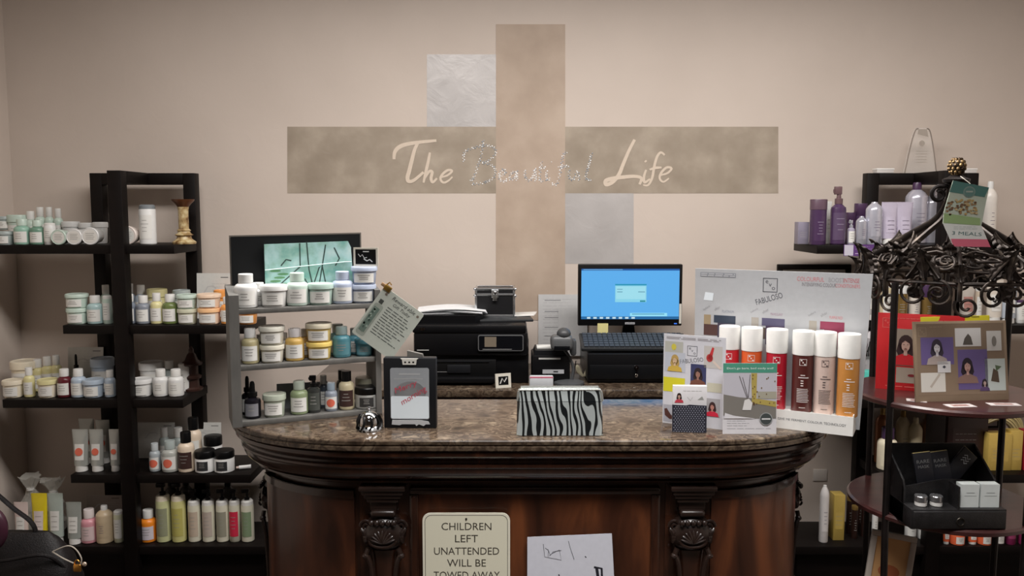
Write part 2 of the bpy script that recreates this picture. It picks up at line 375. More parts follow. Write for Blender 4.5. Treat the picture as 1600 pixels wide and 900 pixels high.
# sign and paper on the counter front
SY = FY-.022
p0 = at(660, 801, SY); p1 = at(797, 801, SY); cx = (p0.x+p1.x)/2; sw = p1.x-p0.x; sh = sw*1.30
sg = thing('notice_sign', 'cream metal sign reading children left unattended on the counter front', 'sign', (cx, SY, p0.z-sh))
b = MB(); b.plate(rrect(-sw/2, sw/2, 0, sh, .022), -.0015, .001, M(226, 222, 204, .35)); b.yf = -.0015
b.poly(rrect(-sw/2+.006, sw/2-.006, .006, sh-.006, .018), M(70, 66, 56, .5, noise=0), 1)
b.poly(rrect(-sw/2+.0075, sw/2-.0075, .0075, sh-.0075, .017), M(220, 217, 196, .35, noise=0), 2)
b.build('sign_plate', sg)
b = MB(); b.yf = -.0015; DK = M(66, 62, 54, .5, noise=0)
for t, py, wpx in (('CHILDREN', 822, 78), ('LEFT', 841, 36), ('UNATTENDED', 860.5, 102), ('WILL BE', 879, 61), ('TOWED AWAY', 898, 104), ('AT OWNERS', 917, 94), ('EXPENSE', 936, 74)):
    if py > 905: continue
    b.text(t, (1 if t != 'WILL BE' else 0)*.0005, at(728, py, SY).z-(p0.z-sh), DK, width=wpx/137*sw, height=.0205, L=3)
b.build('lettering', sg)
MB().loft([(0, .003, .003, 2), (.002, .0022, .0022, 2)], M(60, 56, 50, .3, .8), 10).xform(Matrix.Translation((0, -.003, sh-.0165)) @ Matrix.Rotation(PI/2, 4, 'X')).build('screw', sg)
p0 = at(824, 839, SY); p1 = at(956, 829, SY); wv = p1.x-p0.x
pa = MB(); pa.plate([(0, -.28), (wv+.018, -.28), (wv, .010), (0, 0)], -.0005, .0004, M(212, 214, 224, .6)); pa.yf = -.0005
def q(px, py): p = at(px, py, SY); return (p.x-p0.x, p.z-p0.z)
for st, wl in (([(849, 850), (851, 870), (877, 875), (874, 859), (862, 865), (856, 870), (857, 860), (852, 856)], .0012), ([(856, 858), (860, 868), (864, 862), (870, 861), (877, 860)], .0012), ([(888, 845), (891, 856), (897, 874)], .0012),
               ([(914, 869), (916, 871)], .0025), ([(928, 886), (940, 888), (941, 912)], .006), ([(932, 886), (936, 912)], .008), ([(873, 897), (877, 912)], .003)):
    pa.line([q(*p) for p in st], wl, M(30, 30, 40, .6, noise=0), 1)
tag(pa.build('handwritten_note', None, p0-Vector((0, 0, 0))), 'white paper with black pen scribbles taped beside the cream sign', 'paper')

# ---------------------------------------------------------------- two espresso zigzag bookcases
def bookcase(dx, label, rear, front):
    t = thing('bookcase', label, 'bookcase', (-1.72+dx, 3.75, 0), 0, 'zigzag etagere bookcases')
    o = lambda name, mb: mb.build(name, t, (1.72, -3.75, 0))
    P = .055
    for x in (rear, -1.516): o('rear_post', MB().box(x, x+P, 3.86, 3.915, 0, 1.83, ESP, .002))
    o('front_post', MB().box(front, front+.060, 3.585, 3.64, 0, 1.83, ESP, .002))
    o('top_rail', MB().box(rear+P, -1.516, 3.86, 3.915, 1.777, 1.83, ESP, .002).box(front, front+.06, 3.64, 3.86, 1.777, 1.83, ESP, .002))
    for z, x0, x1 in ((1.51, -2.29, -1.462), (1.16, -1.962, -1.162), (.83, -2.245, -1.45), (.49, -1.962, -1.162), (.16, -2.34, -1.10)):
        o('shelf', MB().box(x0, x1, 3.60, 3.90, z-.038, z, ESP, .002))
    o('plinth', MB().box(-2.32, -1.12, 3.63, 3.90, 0, .122, ESP, .002))
bookcase(0, 'espresso staggered shelf bookcase against the wall left of the counter', -1.945, -1.732)
bookcase(3.61, 'espresso staggered shelf bookcase against the wall right of the counter', -1.974, -1.762)
SZ = {1: 1.51, 2: 1.16, 3: .83, 4: .49, 5: .16}
# ---------------------------------------------------------------- hair product builders (each: parts list of (name, MB))
def labelarc(z0, z1, r, pw, m=LABELM, span=62, lines=3, dot=None, ry=None, lm=None):
    b = MB(); ry = ry or r; a0, a1 = math.radians(-90-span), math.radians(-90+span); e = .0007
    b.loft([(z0, r+e, ry+e, pw), (z1, r+e, ry+e, pw)], m, 12, (0, 0, 0), a0, a1)
    h = z1-z0
    for k in range(lines):
        s = random.uniform(.35, .8); z = z1-h*(.22+.6*k/max(1, lines))
        b.loft([(z-.0010, r+e+.0004, ry+e+.0004, pw), (z+.0010, r+e+.0004, ry+e+.0004, pw)], lm or LINEM, 6, (0, 0, 0), math.radians(-90-span*s*.7), math.radians(-90+span*s*.7))
    if dot:
        n = 10; V = []; R = h*.34; zc = (z0+z1)/2
        for i in range(n+1):
            x = R*math.sin(-PI/2+PI*i/n)*.999; dz = math.sqrt(R*R-x*x); y = -ry*math.sqrt(max(0.05, 1-(x/r)**2))-e-.0009
            V += [(x, y, zc-dz), (x, y, zc+dz)]
        b.add(V, [(2*i, 2*i+2, 2*i+3, 2*i+1) for i in range(n)], dot)
    return b
def P_tub(w, h, c, lid=None, lab=LABELM, **k):
    r = w/2; b = MB().loft([(0, r*.78, r*.78, 2.2), (.003, r*.83, r*.83, 2.2), (h*.70, r*.91, r*.91, 2.2), (h*.78, r*.91, r*.91, 2.2)], c, 24)
    l = MB().loft([(h*.74, r*.96, r*.96, 2.2), (h*.755, r, r, 2.2), (h*.95, r, r, 2.2), (h*.99, r*.97, r*.97, 2.2), (h, r*.93, r*.93, 2.2), (h*.975, r*.90, r*.90, 2.2), (h*.975, r*.3, r*.3, 2.2)], lid or c, 24)
    L = labelarc(h*.12, h*.64, r*.905, 2.2, lab, 50)
    return [('tub_body', b), ('lid', l), ('label', L)]
def P_shampoo(w, h, c, cap=WHITE, lab=LABELM, dot=None, lines=3, **k):
    r = w/2; b = MB().lathe([(r*.86, 0), (r*.97, .003), (r, .008), (r, h*.58), (r*.97, h*.64), (r*.84, h*.69), (r*.60, h*.725), (r*.50, h*.75)], c, 22)
    l = MB().lathe([(r*.60, h*.735), (r*.64, h*.745), (r*.64, h*.98), (r*.60, h)], cap, 20)
    return [('bottle_body', b), ('cap', l), ('label', labelarc(h*.10, h*.52, r, 2, lab, 58, lines, dot))]
def P_tall(w, h, c, cap=WHITE, lab=None, pump=None, sides=2, **k):
    r = w/2; hb = h if not pump else h*.80
    b = MB().loft([(0, r*.9, r*.9, sides), (.004, r, r, sides), (hb*.86, r, r, sides), (hb*.90, r*.93, r*.93, sides)], c, 22)
    l = MB().loft([(hb*.89, r*.96, r*.96, sides), (hb*.97, r*.93, r*.93, sides), (hb, r*.75, r*.75, sides)], cap, 22)
    out = [('bottle_body', b), ('cap', l), ('label', labelarc(hb*.14, hb*.74, r, sides, lab or LABELM, 50, 4))]
    if pump:
        q = MB().lathe([(r*.42, hb), (r*.42, hb+h*.05), (r*.18, hb+h*.055), (r*.18, hb+h*.14)], pump, 14)
        q.box(-r*.85, r*.35, -r*.28, r*.28, hb+h*.13, h*1.0, pump, r*.1)
        out.append(('pump_head', q))
    return out
def P_spray(w, h, c, cap=BLACK, lab=LABELM, lines=3, lm=None, **k):
    r = w/2; b = MB().lathe([(r*.9, 0), (r, .005), (r, h*.60), (r*.94, h*.64), (r*.5, h*.69), (r*.4, h*.72)], c, 22)
    q = MB().lathe([(r*.52, h*.70), (r*.52, h*.79), (r*.30, h*.80), (r*.26, h*.86)], cap, 16)
    q.box(-r*.62, r*.34, -r*.3, r*.3, h*.86, h, cap, r*.09); q.box(-r*.74, -r*.6, -r*.14, r*.14, h*.89, h*.95, cap)
    return [('bottle_body', b), ('spray_head', q), ('label', labelarc(h*.08, h*.55, r, 2, lab, 58, lines, k.get('dot'), lm=lm))]
def P_dropper(w, h, c, cap=BLACK, lab=LABELM, **k):
    r = w/2; b = MB().lathe([(r*.9, 0), (r, .004), (r, h*.46), (r*.9, h*.52), (r*.45, h*.57), (r*.4, h*.60)], c, 22)
    q = MB().lathe([(r*.60, h*.59), (r*.60, h*.70), (r*.34, h*.715), (r*.32, h*.92), (r*.24, h*.98), (r*.1, h)], cap, 16)
    return [('bottle_body', b), ('dropper', q), ('label', labelarc(h*.08, h*.42, r, 2, lab, 50, 2))]
def P_can(w, h, c, cap=None, lab=None, dome=.12, **k):
    r = w/2; t = h*(1-dome)
    b = MB().lathe([(r*.93, 0), (r, .004), (r, t*.84), (r*.96, t*.88), (r*.72, t*.95), (r*.42, t)], c, 22)
    l = MB().lathe([(r*.40, t*.99), (r*.40, h*.97), (r*.34, h)], cap or c, 16)
    return [('can_body', b), ('cap', l), ('label', labelarc(t*.2, t*.66, r, 2, lab or c, 40, 4, lm=M(110, 100, 122, .5, noise=0)))]
def P_cyl(w, h, c, cap=WHITE, split=.70, lab=None, lm=None, **k):
    r = w/2; b = MB().lathe([(r*.92, 0), (r*.96, .004), (r*.96, h*split)], c, 24)
    l = MB().lathe([(r*.98, h*split), (r, h*split+.001), (r, h*.985), (r*.97, h)], cap, 24)
    return [('bottle_body', b), ('cap', l), ('label', labelarc(h*.08, h*split*.8, r*.96, 2, lab or c, 44, 5, lm=lm))]
def P_tube(w, h, c, cap=WHITE, lab=None, dot=None, up=False, lm=None, **k):
    """squeeze tube standing on its cap, crimped flat at the top"""
    r = w/2; b = MB(); n = 8; rg = []
    for i in range(n+1):
        t = i/n; rg.append((h*(.14+.83*t), r*(.86+.14*t), r*.62*(1-t)**.75+.0015, 2))
    rg += [(h, r, .0015, 2)]
    b.loft(rg, c, 22)
    l = MB().lathe([(r*.70, 0), (r*.74, .002), (r*.70, h*.14)], cap, 18)
    L = MB(); zc = h*.5; V = []
    for zz in (h*.28, h*.66):
        t = (zz/h-.14)/.83; ry = r*.62*(1-t)**.75+.0015
        for xx in (-.62, -.3, 0, .3, .62): V.append((xx*r*(.86+.14*t), -ry*math.sqrt(1-xx*xx*.9)-.001, zz))
    L.add(V, [(i, i+1, i+6, i+5) for i in range(4)], lab or LABELM)
    if dot:
        n = 14; R = r*.5; t = (.5-.14)/.83; ry = r*.62*(1-t)**.75+.0035
        L.add([(R*math.cos(2*PI*i/n), -ry-.001+(math.sin(2*PI*i/n))*R*.10, h*.48+R*math.sin(2*PI*i/n)) for i in range(n)], [tuple(range(n))], dot)
    else:
        for k2 in range(3):
            zz = h*(.36+.1*k2); t = (zz/h-.14)/.83; ry = r*.62*(1-t)**.75+.0035
            L.add([(-r*.4, -ry, zz), (r*.4, -ry, zz), (r*.4, -ry, zz+.0016), (-r*.4, -ry, zz+.0016)], [(0, 1, 2, 3)], lm or LINEM)
    return [('tube_body', b), ('cap', l), ('label', L)]
def P_jar(w, h, c, lid=BLACK, lab=None, **k):
    r = w/2; b = MB().lathe([(r*.88, 0), (r*.97, .003), (r*.98, h*.62), (r*.9, h*.68)], c, 26)
    l = MB().lathe([(r*.98, h*.66), (r, h*.68), (r, h*.93), (r*.94, h*.98), (r*.5, h)], lid, 26)
    return [('jar_body', b), ('lid', l), ('label', labelarc(h*.12, h*.54, r*.98, 2, lab or LABELM, 34, 3, k.get('dot')))]
def P_lying(w, h, c, **k):
    """round tub lying on its side, lid towards the room"""
    r = w/2; Rt = Matrix.Translation((0, -.03, r)) @ Matrix.Rotation(PI/2, 4, 'X')
    b = MB().lathe([(r*.82, -.055), (r*.9, -.02), (r*.94, 0)], c, 26).xform(Rt)
    l = MB().lathe([(r*.97, -.014), (r, -.012), (r, .006), (r*.92, .009), (r*.88, .0075)], c, 26).xform(Rt)
    q = MB().lathe([(r*.78, .0074), (r*.78, .0080)], M(222, 220, 214, .6), 22)
    for j in range(4): q.box(-r*.5, r*.5*(1-.2*(j % 2)), -.0012+(.5-j*.3)*r*.7, .0006+(.5-j*.3)*r*.7, .0078, .0086, LINEM)
    return [('tub_body', b), ('lid', l), ('label', q.xform(Rt))]
def P_carton(w, h, c, lab=None, d=None, lines=3, **k):
    d = d or w*.7; b = MB().box(-w/2, w/2, -d/2, d/2, 0, h, c, .0012); b.yf = -d/2
    L = MB(); L.yf = -d/2; L.rect(-w*.36, w*.36, h*.25, h*.62, lab or c, 1); L.lines(-w*.3, w*.3, h*.3, h*.58, lines, k.get('lm') or LINEM, .0015, 2)
    return [('carton_body', b), ('printed_label', L)]
KIND = dict(tub=(P_tub, 'cream_tub', 'tub'), shampoo=(P_shampoo, 'shampoo_bottle', 'bottle'), tall=(P_tall, 'conditioner_bottle', 'bottle'), spray=(P_spray, 'spray_bottle', 'bottle'),
            dropper=(P_dropper, 'dropper_bottle', 'bottle'), can=(P_can, 'aerosol_can', 'can'), cyl=(P_cyl, 'mousse_bottle', 'bottle'), tube=(P_tube, 'squeeze_tube', 'tube'),
            jar=(P_jar, 'hair_cream_jar', 'jar'), lying=(P_lying, 'cream_tub', 'tub'), carton=(P_carton, 'product_carton', 'box'))
_pc = {}
def product(kind, w, h, loc, label, group, rz=0.0, **k):
    fn, nm, cat = KIND[kind]; key = (kind, round(w, 3), round(h, 3), tuple(sorted((a, id(b) if isinstance(b, bpy.types.Material) else b) for a, b in k.items())))
    if key not in _pc: _pc[key] = [(n, b.mesh(n)) for n, b in fn(round(w, 3), round(h, 3), **k)]
    t = thing(nm, label, cat, loc, rz, group)
    for n, me in _pc[key]: inst(n, me, t)
    return t
ORD = ['first', 'second', 'third', 'fourth', 'fifth', 'sixth', 'seventh', 'eighth', 'ninth', 'tenth', 'eleventh', 'twelfth', 'thirteenth']
def row(items, Y, z, where, group, Yf=None, single=None):
    """items: (kind, px, wpx, hpx, desc, kwargs) ; kwargs may carry up= base raised pixels, dy=, rz="""
    items = sorted(items, key=lambda i: i[1])
    for i, (kind, px, wp, hp, desc, kw) in enumerate(items):
        kw = dict(kw); yy = (Yf(px) if Yf else Y)+kw.pop('dy', 0); up = kw.pop('up', 0); rz = kw.pop('rz', 0)
        t = (z-EYE)/1.0
        # ground depth given: find lateral position of pixel column at that depth and height
        v = (z-EYE)/yy; den = CP-(v+0)*0
        # ray: dx/dy at row of this height
        pyv = (v*CP+SP)/(CP-v*SP); u = (px-800)/FPX; x = yy*u/(CP+pyv*SP)
        sc = yy/(CP+pyv*SP)/FPX
        lab = '%s, %s from left, %s' % (desc, ORD[i], where) if len(items) > 1 else '%s, %s' % (desc, where)
        product(kind, wp*sc, hp*sc, (x, yy, z+up*sc), lab, group, rz, **kw)
PG = M(196, 214, 202, .35); PGD = M(150, 190, 172, .35); LB = M(178, 192, 206, .35); YL = M(222, 214, 160, .35); OLV = M(108, 122, 72, .3)
OR = M(232, 158, 84, .35); PE = M(236, 208, 182, .4); BUR = M(96, 34, 42, .3); CR = M(232, 222, 200, .4); WH = M(226, 226, 224, .35); SG = M(168, 178, 176, .35)
GT = 'hair products on the %s shelf of the left bookcase'
B = 'left bookcase'
# top shelf
row([('tub', 8, 30, 21, 'pale sage tub in lower stack', dict(c=SG)), ('shampoo', 36, 24, 40, 'pale green bottle with wide cap', dict(c=PGD, cap=PG)), ('shampoo', 60, 22, 38, 'dark green bottle with white label', dict(c=M(112, 150, 130, .3), cap=PG)),
     ('tall', 79, 17, 34, 'slim whitish bottle', dict(c=WH)), ('lying', 99, 24, 24, 'greenish round tub lying on its side', dict(c=PG)), ('lying', 123, 25, 25, 'white round tub lying on its side', dict(c=WH)), ('lying', 148, 27, 27, 'large white round tub on its side', dict(c=WH))],
    3.65, SZ[1], B+' top shelf front row', GT % 'top')
row([('tub', 8, 30, 21, 'pale sage tub stacked on another', dict(c=SG, up=21)), ('tub', 30, 30, 44, 'tall mint tub', dict(c=PG)), ('shampoo', 50, 18, 50, 'mint bottle behind the dark green one', dict(c=PG)),
     ('shampoo', 65, 16, 56, 'clear mint bottle with tall neck', dict(c=PG)), ('shampoo', 79, 14, 56, 'narrow mint bottle', dict(c=PG)), ('shampoo', 93, 14, 54, 'narrow mint bottle with white cap', dict(c=PG)),
     ('tub', 112, 26, 34, 'white tub behind the lying tubs', dict(c=WH)), ('tub', 136, 22, 32, 'white square tub', dict(c=WH)), ('tub', 158, 22, 33, 'white tub against the front post', dict(c=WH))],
    3.80, SZ[1], B+' top shelf back row', GT % 'top')
row([('lying', 205, 29, 29, 'pinkish white round tub on its side', dict(c=M(228, 216, 208, .4))), ('tall', 232, 25, 62, 'tall white bottle with grey cap', dict(c=WH, cap=M(120, 126, 130, .4)))],
    3.68, SZ[1], B+' top shelf near candlestick', GT % 'top')
# candlestick
p = atz(288, 376, SZ[1]); cy = 3.74; cx = at(288, 376, cy).x
t = thing('candlestick', 'distressed cream and brown pillar candlestick on the left bookcase top shelf', 'candle holder', (cx, cy, SZ[1]))
CRK = ramp_mat('crackled_cream_gilt', 40, [(.35, (110, 78, 44)), (.5, (176, 150, 104)), (.65, (206, 190, 148))], rough=.4)
BRZ = M(96, 58, 34, .35, .3)
MB().lathe([(.050, 0), (.052, .008), (.044, .014), (.034, .022), (.030, .034), (.040, .040), (.028, .048), (.026, .056), (.030, .060), (.024, .066)], CRK, 26).build('base', t)
MB().lathe([(.022, .064), (.022, .15), (.025, .166)], CRK, 22).build('stem', t)
MB().lathe([(.024, .164), (.034, .178), (.048, .192), (.050, .199), (.040, .199), (.036, .192)], BRZ, 26).build('cup', t)
# second shelf
row([('tub', 122, 32, 25, 'pale green lower tub of a stack', dict(c=PG)), ('shampoo', 150, 24, 44, 'pale blue green bottle', dict(c=M(170, 196, 196, .3))), ('tall', 169, 14, 44, 'slim pale green bottle', dict(c=PG)),
     ('shampoo', 203, 21, 46, 'slate blue bottle with white label', dict(c=M(128, 136, 148, .3))), ('shampoo', 225, 22, 44, 'grey blue bottle with white label', dict(c=M(136, 142, 152, .3))), ('shampoo', 246, 19, 48, 'pale yellow bottle', dict(c=YL)),
     ('shampoo', 267, 23, 46, 'dark green bottle with white label', dict(c=OLV)), ('tub', 294, 31, 24, 'olive grey lower tub of a stack', dict(c=M(200, 200, 176, .4))), ('tub', 328, 35, 25, 'peach lower tub of a stack', dict(c=PE, lid=M(238, 190, 140, .4))),
     ('shampoo', 357, 22, 42, 'amber bottle with white label', dict(c=OR)), ('tub', 388, 30, 22, 'orange tub seen through the grey rack', dict(c=OR))],
    3.66, SZ[2], B+' second shelf', GT % 'second')
row([('tub', 122, 33, 22, 'pale green tub on top of another', dict(c=PG, up=25, dy=-.14)), ('shampoo', 167, 16, 54, 'pale bottle behind the front post', dict(c=PG)), ('shampoo', 204, 18, 56, 'tall grey bottle behind', dict(c=LB)), ('shampoo', 222, 18, 54, 'tall blue grey bottle behind', dict(c=LB)), ('tub', 247, 30, 48, 'pale yellow tall tub behind', dict(c=YL)),
     ('tub', 285, 26, 46, 'sage tall tub behind', dict(c=SG)), ('tub', 294, 32, 22, 'pale tub on top of another', dict(c=PG, up=24, dy=-.14)), ('tub', 328, 36, 22, 'peach tub on top of another', dict(c=PE, up=25, dy=-.14)), ('tub', 349, 26, 46, 'orange tall tub behind', dict(c=OR))],
    3.80, SZ[2], B+' second shelf upper row', GT % 'second')
# third shelf
row([('tub', 22, 31, 27, 'cream tub', dict(c=CR)), ('shampoo', 47, 16, 46, 'pale yellow bottle', dict(c=YL)), ('tub', 76, 30, 28, 'cream tub beside the burgundy bottle', dict(c=CR, lid=YL)), ('shampoo', 102, 21, 44, 'burgundy bottle with white label', dict(c=BUR)),
     ('shampoo', 124, 22, 44, 'ice blue bottle', dict(c=LB)), ('tub', 147, 31, 28, 'slate blue tub', dict(c=LB)), ('shampoo', 173, 16, 42, 'slate bottle beside the post', dict(c=LB))],
    3.66, SZ[3], B+' third shelf front row', GT % 'third')
row([('tub', 41, 40, 48, 'large cream tub', dict(c=CR)), ('shampoo', 61, 18, 50, 'cream bottle', dict(c=YL)), ('shampoo', 76, 18, 54, 'yellow bottle', dict(c=YL)), ('shampoo', 90, 16, 56, 'yellow bottle with white cap', dict(c=YL)), ('dropper', 121, 12, 58, 'small dark dropper bottle', dict(c=SG)),
     ('tub', 162, 34, 52, 'grey blue tall tub', dict(c=LB))],
    3.78, SZ[3], B+' third shelf back row', GT % 'third')
row([('tub', 222, 33, 27, 'white tapered tub', dict(c=WH)), ('shampoo', 252, 23, 42, 'plump white bottle', dict(c=WH)), ('shampoo', 276, 23, 42, 'plump white bottle beside the dark finial', dict(c=WH))],
    3.68, SZ[3], B+' third shelf right front', GT % 'third')
row([('shampoo', 203, 14, 40, 'grey clear bottle', dict(c=SG)), ('tub', 238, 36, 46, 'white tall tub', dict(c=WH)), ('shampoo', 266, 20, 48, 'grey white bottle', dict(c=SG)), ('tall', 289, 18, 44, 'rounded white bottle', dict(c=WH))],
    3.78, SZ[3], B+' third shelf right back', GT % 'third')
cx = at(298, 600, 3.78).x
t = thing('decorative_finial', 'dark brown pagoda shaped finial behind white bottles on the third shelf', 'ornament', (cx, 3.80, SZ[3]))
DB = M(62, 40, 34, .4)
MB().lathe([(.045, 0), (.047, .01), (.032, .016), (.030, .05), (.040, .056), (.042, .066), (.028, .075), (.028, .12)], DB, 22).build('pedestal', t)
MB().lathe([(.046, .118), (.048, .126), (.030, .140), (.020, .165), (.012, .175), (.011, .19), (.002, .205)], DB, 22).build('spire', t)
# fourth shelf
SIL = M(176, 178, 172, .3, .3); ORD_DOT = M(226, 112, 88, .5, noise=0)
row([('tube', 128, 25, 66, 'silver tube with coral dot', dict(c=SIL, dot=ORD_DOT)), ('tube', 153, 22, 66, 'silver tube with coral dot', dict(c=SIL, dot=ORD_DOT)), ('tube', 181, 17, 66, 'silver tube beside the post', dict(c=SIL, dot=ORD_DOT))],
    3.66, SZ[4], B+' fourth shelf', GT % 'fourth')
row([('tube', 138, 24, 70, 'silver tube standing behind', dict(c=SIL, dot=ORD_DOT)), ('tube', 163, 22, 68, 'silver tube standing behind', dict(c=SIL, dot=ORD_DOT))],
    3.78, SZ[4], B+' fourth shelf back row', GT % 'fourth')
IV = M(226, 208, 186, .35); DKL = M(62, 40, 36, .5, noise=0)
row([('shampoo', 243, 17, 44, 'small silver bottle with coral dot', dict(c=M(168, 176, 180, .3), cap=M(190, 196, 198, .2), dot=ORD_DOT, lines=0)), ('shampoo', 267, 25, 48, 'wide grey bottle with coral dot', dict(c=M(176, 178, 172, .3), cap=SG, dot=ORD_DOT, lines=0)), ('shampoo', 292, 25, 62, 'ivory bottle with dark label', dict(c=IV, cap=BLACK, lab=DKL)),
     ('jar', 321, 31, 34, 'white jar with black lid', dict(c=WH, lab=M(48, 48, 50, .5))), ('jar', 351, 31, 34, 'white jar with black lid', dict(c=WH, lab=M(48, 48, 50, .5)))],
    3.66, SZ[4], B+' fourth shelf right front', GT % 'fourth')
row([('shampoo', 258, 16, 56, 'grey bottle with spray neck', dict(c=SG)), ('shampoo', 280, 20, 56, 'grey bottle', dict(c=SG)), ('shampoo', 304, 24, 72, 'ivory bottle with black cap', dict(c=IV, cap=BLACK)), ('jar', 334, 28, 44, 'white jar with black lid', dict(c=WH))],
    3.78, SZ[4], B+' fourth shelf right back', GT % 'fourth')
p = at(382, 748, 3.68)
t = thing('squeeze_tube', 'small white tube lying at the end of the left bookcase fourth shelf', 'tube', (p.x, 3.68, SZ[4]+.010), .3, GT % 'fourth')
MB().loft([(-.022, .009, .009, 2), (.012, .009, .008, 2), (.03, .010, .002, 2)], WH, 14).xform(Matrix.Rotation(PI/2, 4, 'Y')).build('tube_body', t)
MB().loft([(-.034, .006, .006, 2), (-.021, .006, .006, 2)], M(200, 180, 170, .4), 12).xform(Matrix.Rotation(PI/2, 4, 'Y')).build('cap', t)
# bottom shelf
G5 = GT % 'bottom'
row([('shampoo', 141, 24, 52, 'pink bottle with white cap', dict(c=M(214, 150, 160, .35), cap=M(226, 216, 214, .4), lab=M(220, 196, 196, .5))), ('can', 165, 25, 58, 'tan and white bottle', dict(c=M(196, 176, 146, .4), cap=WH)), ('tall', 187, 15, 50, 'pale olive bottle beside the post', dict(c=M(206, 206, 178, .4)))],
    3.66, SZ[5], B+' bottom shelf', G5)
BLK = M(20, 18, 18, .4); TP = M(214, 210, 190, .4)
row([('shampoo', 233, 24, 50, 'orange bottle with white label', dict(c=M(240, 140, 40, .35), cap=M(224, 224, 220, .35), lab=M(214, 206, 214, .5))), ('tall', 257, 22, 92, 'tall grey green bottle with black pump', dict(c=M(196, 198, 150, .4), cap=CR, lab=M(150, 152, 124, .5), pump=BLK)),
     ('tall', 281, 22, 92, 'tall yellow bottle with black pump', dict(c=M(202, 197, 132, .4), cap=CR, lab=M(188, 180, 100, .5), pump=BLK)), ('tall', 305, 19, 82, 'beige bottle with black pump', dict(c=TP, lab=M(198, 180, 160, .5), pump=BLK)),
     ('tall', 327, 19, 82, 'pale beige bottle with black pump', dict(c=TP, lab=M(190, 176, 164, .5), pump=BLK)), ('tall', 349, 19, 82, 'grey labelled bottle with black pump', dict(c=TP, lab=M(156, 154, 136, .5), pump=BLK)),
     ('tall', 368, 17, 82, 'cream bottle with crimson label', dict(c=TP, lab=M(212, 48, 76, .5, noise=0), pump=BLK)), ('tall', 388, 19, 82, 'cream bottle with green label', dict(c=TP, lab=M(136, 156, 122, .5), pump=BLK))],
    3.67, SZ[5], B+' bottom shelf', G5+' right')
row([('spray', 270, 18, 98, 'dark bottle with black spray head', dict(c=M(60, 56, 50, .4), lab=M(70, 66, 60, .5))), ('spray', 293, 18, 100, 'dark bottle with black spray head', dict(c=M(60, 56, 50, .4), lab=M(70, 66, 60, .5))),
     ('spray', 358, 18, 98, 'dark bottle with black spray head', dict(c=M(60, 56, 50, .4), lab=M(70, 66, 60, .5)))], 3.81, SZ[5], B+' bottom shelf back row', G5)
row([('tube', 36, 22, 66, 'white squeeze tube', dict(c=M(214, 196, 190, .4))), ('tube', 65, 25, 80, 'yellow edged white tube', dict(c=M(226, 204, 40, .4), lab=M(226, 212, 208, .5))), ('tube', 90, 24, 80, 'grey green tube', dict(c=M(170, 180, 172, .4))),
     ('tube', 118, 24, 66, 'small grey tube', dict(c=M(150, 154, 148, .4)))], 3.64, SZ[5], B+' bottom shelf far left', G5+' left')
# cellophane wrapped bundles above
def bundle(px, py, label):
    y = 3.78; p = at(px, py, y); b = MB(); rn = random.Random(px)
    zt = p.z+.05
    t = thing('cellophane_bag', label, 'bag', (p.x, y, SZ[5]), 0, 'clear cellophane gift bags')
    rg = []
    for i in range(10):
        z = (zt-SZ[5])*i/9; f = [1, 1.05, 1.05, 1.0, .95, .85, .6, .35, .75, 1.1][i]
        rg.append((z, .045*f, .03*f, 2))
    b.loft(rg, M(206, 204, 196, .2, alpha=.45), 22)
    for i, v in enumerate(b.V): b.V[i] = (v[0]*rn.uniform(.65, 1.3), v[1]*rn.uniform(.7, 1.3), v[2]+rn.uniform(-.012, .012))
    b.build('wrap', t)
    MB().lathe([(.018, (zt-SZ[5])*.75), (.018, (zt-SZ[5])*.79)], WHITE, 12).build('tie', t)
bundle(48, 760, 'clear cellophane bag above the yellow edged tube')
bundle(83, 765, 'clear cellophane bag above the grey green tube')
# white information cards on the left bookcase
def card(px0, px1, py0, py1, Y, z, label, m, tilt=-.08, lines=4, extra=None, name='information_card', cat='card', group='white information cards on the left bookcase'):
    a = at(px0, py1, Y); c = at(px1, py0, Y); wd = c.x-a.x; h = c.z-z
    b = MB(); b.box(-wd/2, wd/2, -.001, .001, 0, h, m); b.yf = -.001
    b.rect(wd*.20, wd*.42, h*.90, h*.915, INK, 1)
    b.lines(-wd*.05, wd*.42, h*.52, h*.80, lines, LGREY, .0015, 1)
    b.line([(-wd*.3, h*.55), (-wd*.18, h*.70), (-wd*.02, h*.72), (wd*.06, h*.66)], .006, M(190, 190, 188, .6, noise=0), 1)
    o = b.build(name, None, ((a.x+c.x)/2, Y, z), (tilt, 0, 0)); return tag(o, label, cat, group)
CARD = M(206, 206, 202, .55)
card(308, 359, 427, 500, 3.83, SZ[2], 'white information card behind the peach tubs on the second shelf', CARD)
card(108, 159, 543, 628, 3.83, SZ[3], 'white information card behind the ice blue bottle on the third shelf', CARD)
card(217, 271, 661, 745, 3.85, SZ[4], 'white information card behind the coral dot bottles on the fourth shelf', CARD)
card(295, 344, 661, 745, 3.85, SZ[4], 'white information card behind the black lidded jars on the fourth shelf', CARD)
card(138, 189, 775, 866, 3.84, SZ[5], 'grey information card behind the pink bottle on the bottom shelf', M(170, 160, 154, .55))

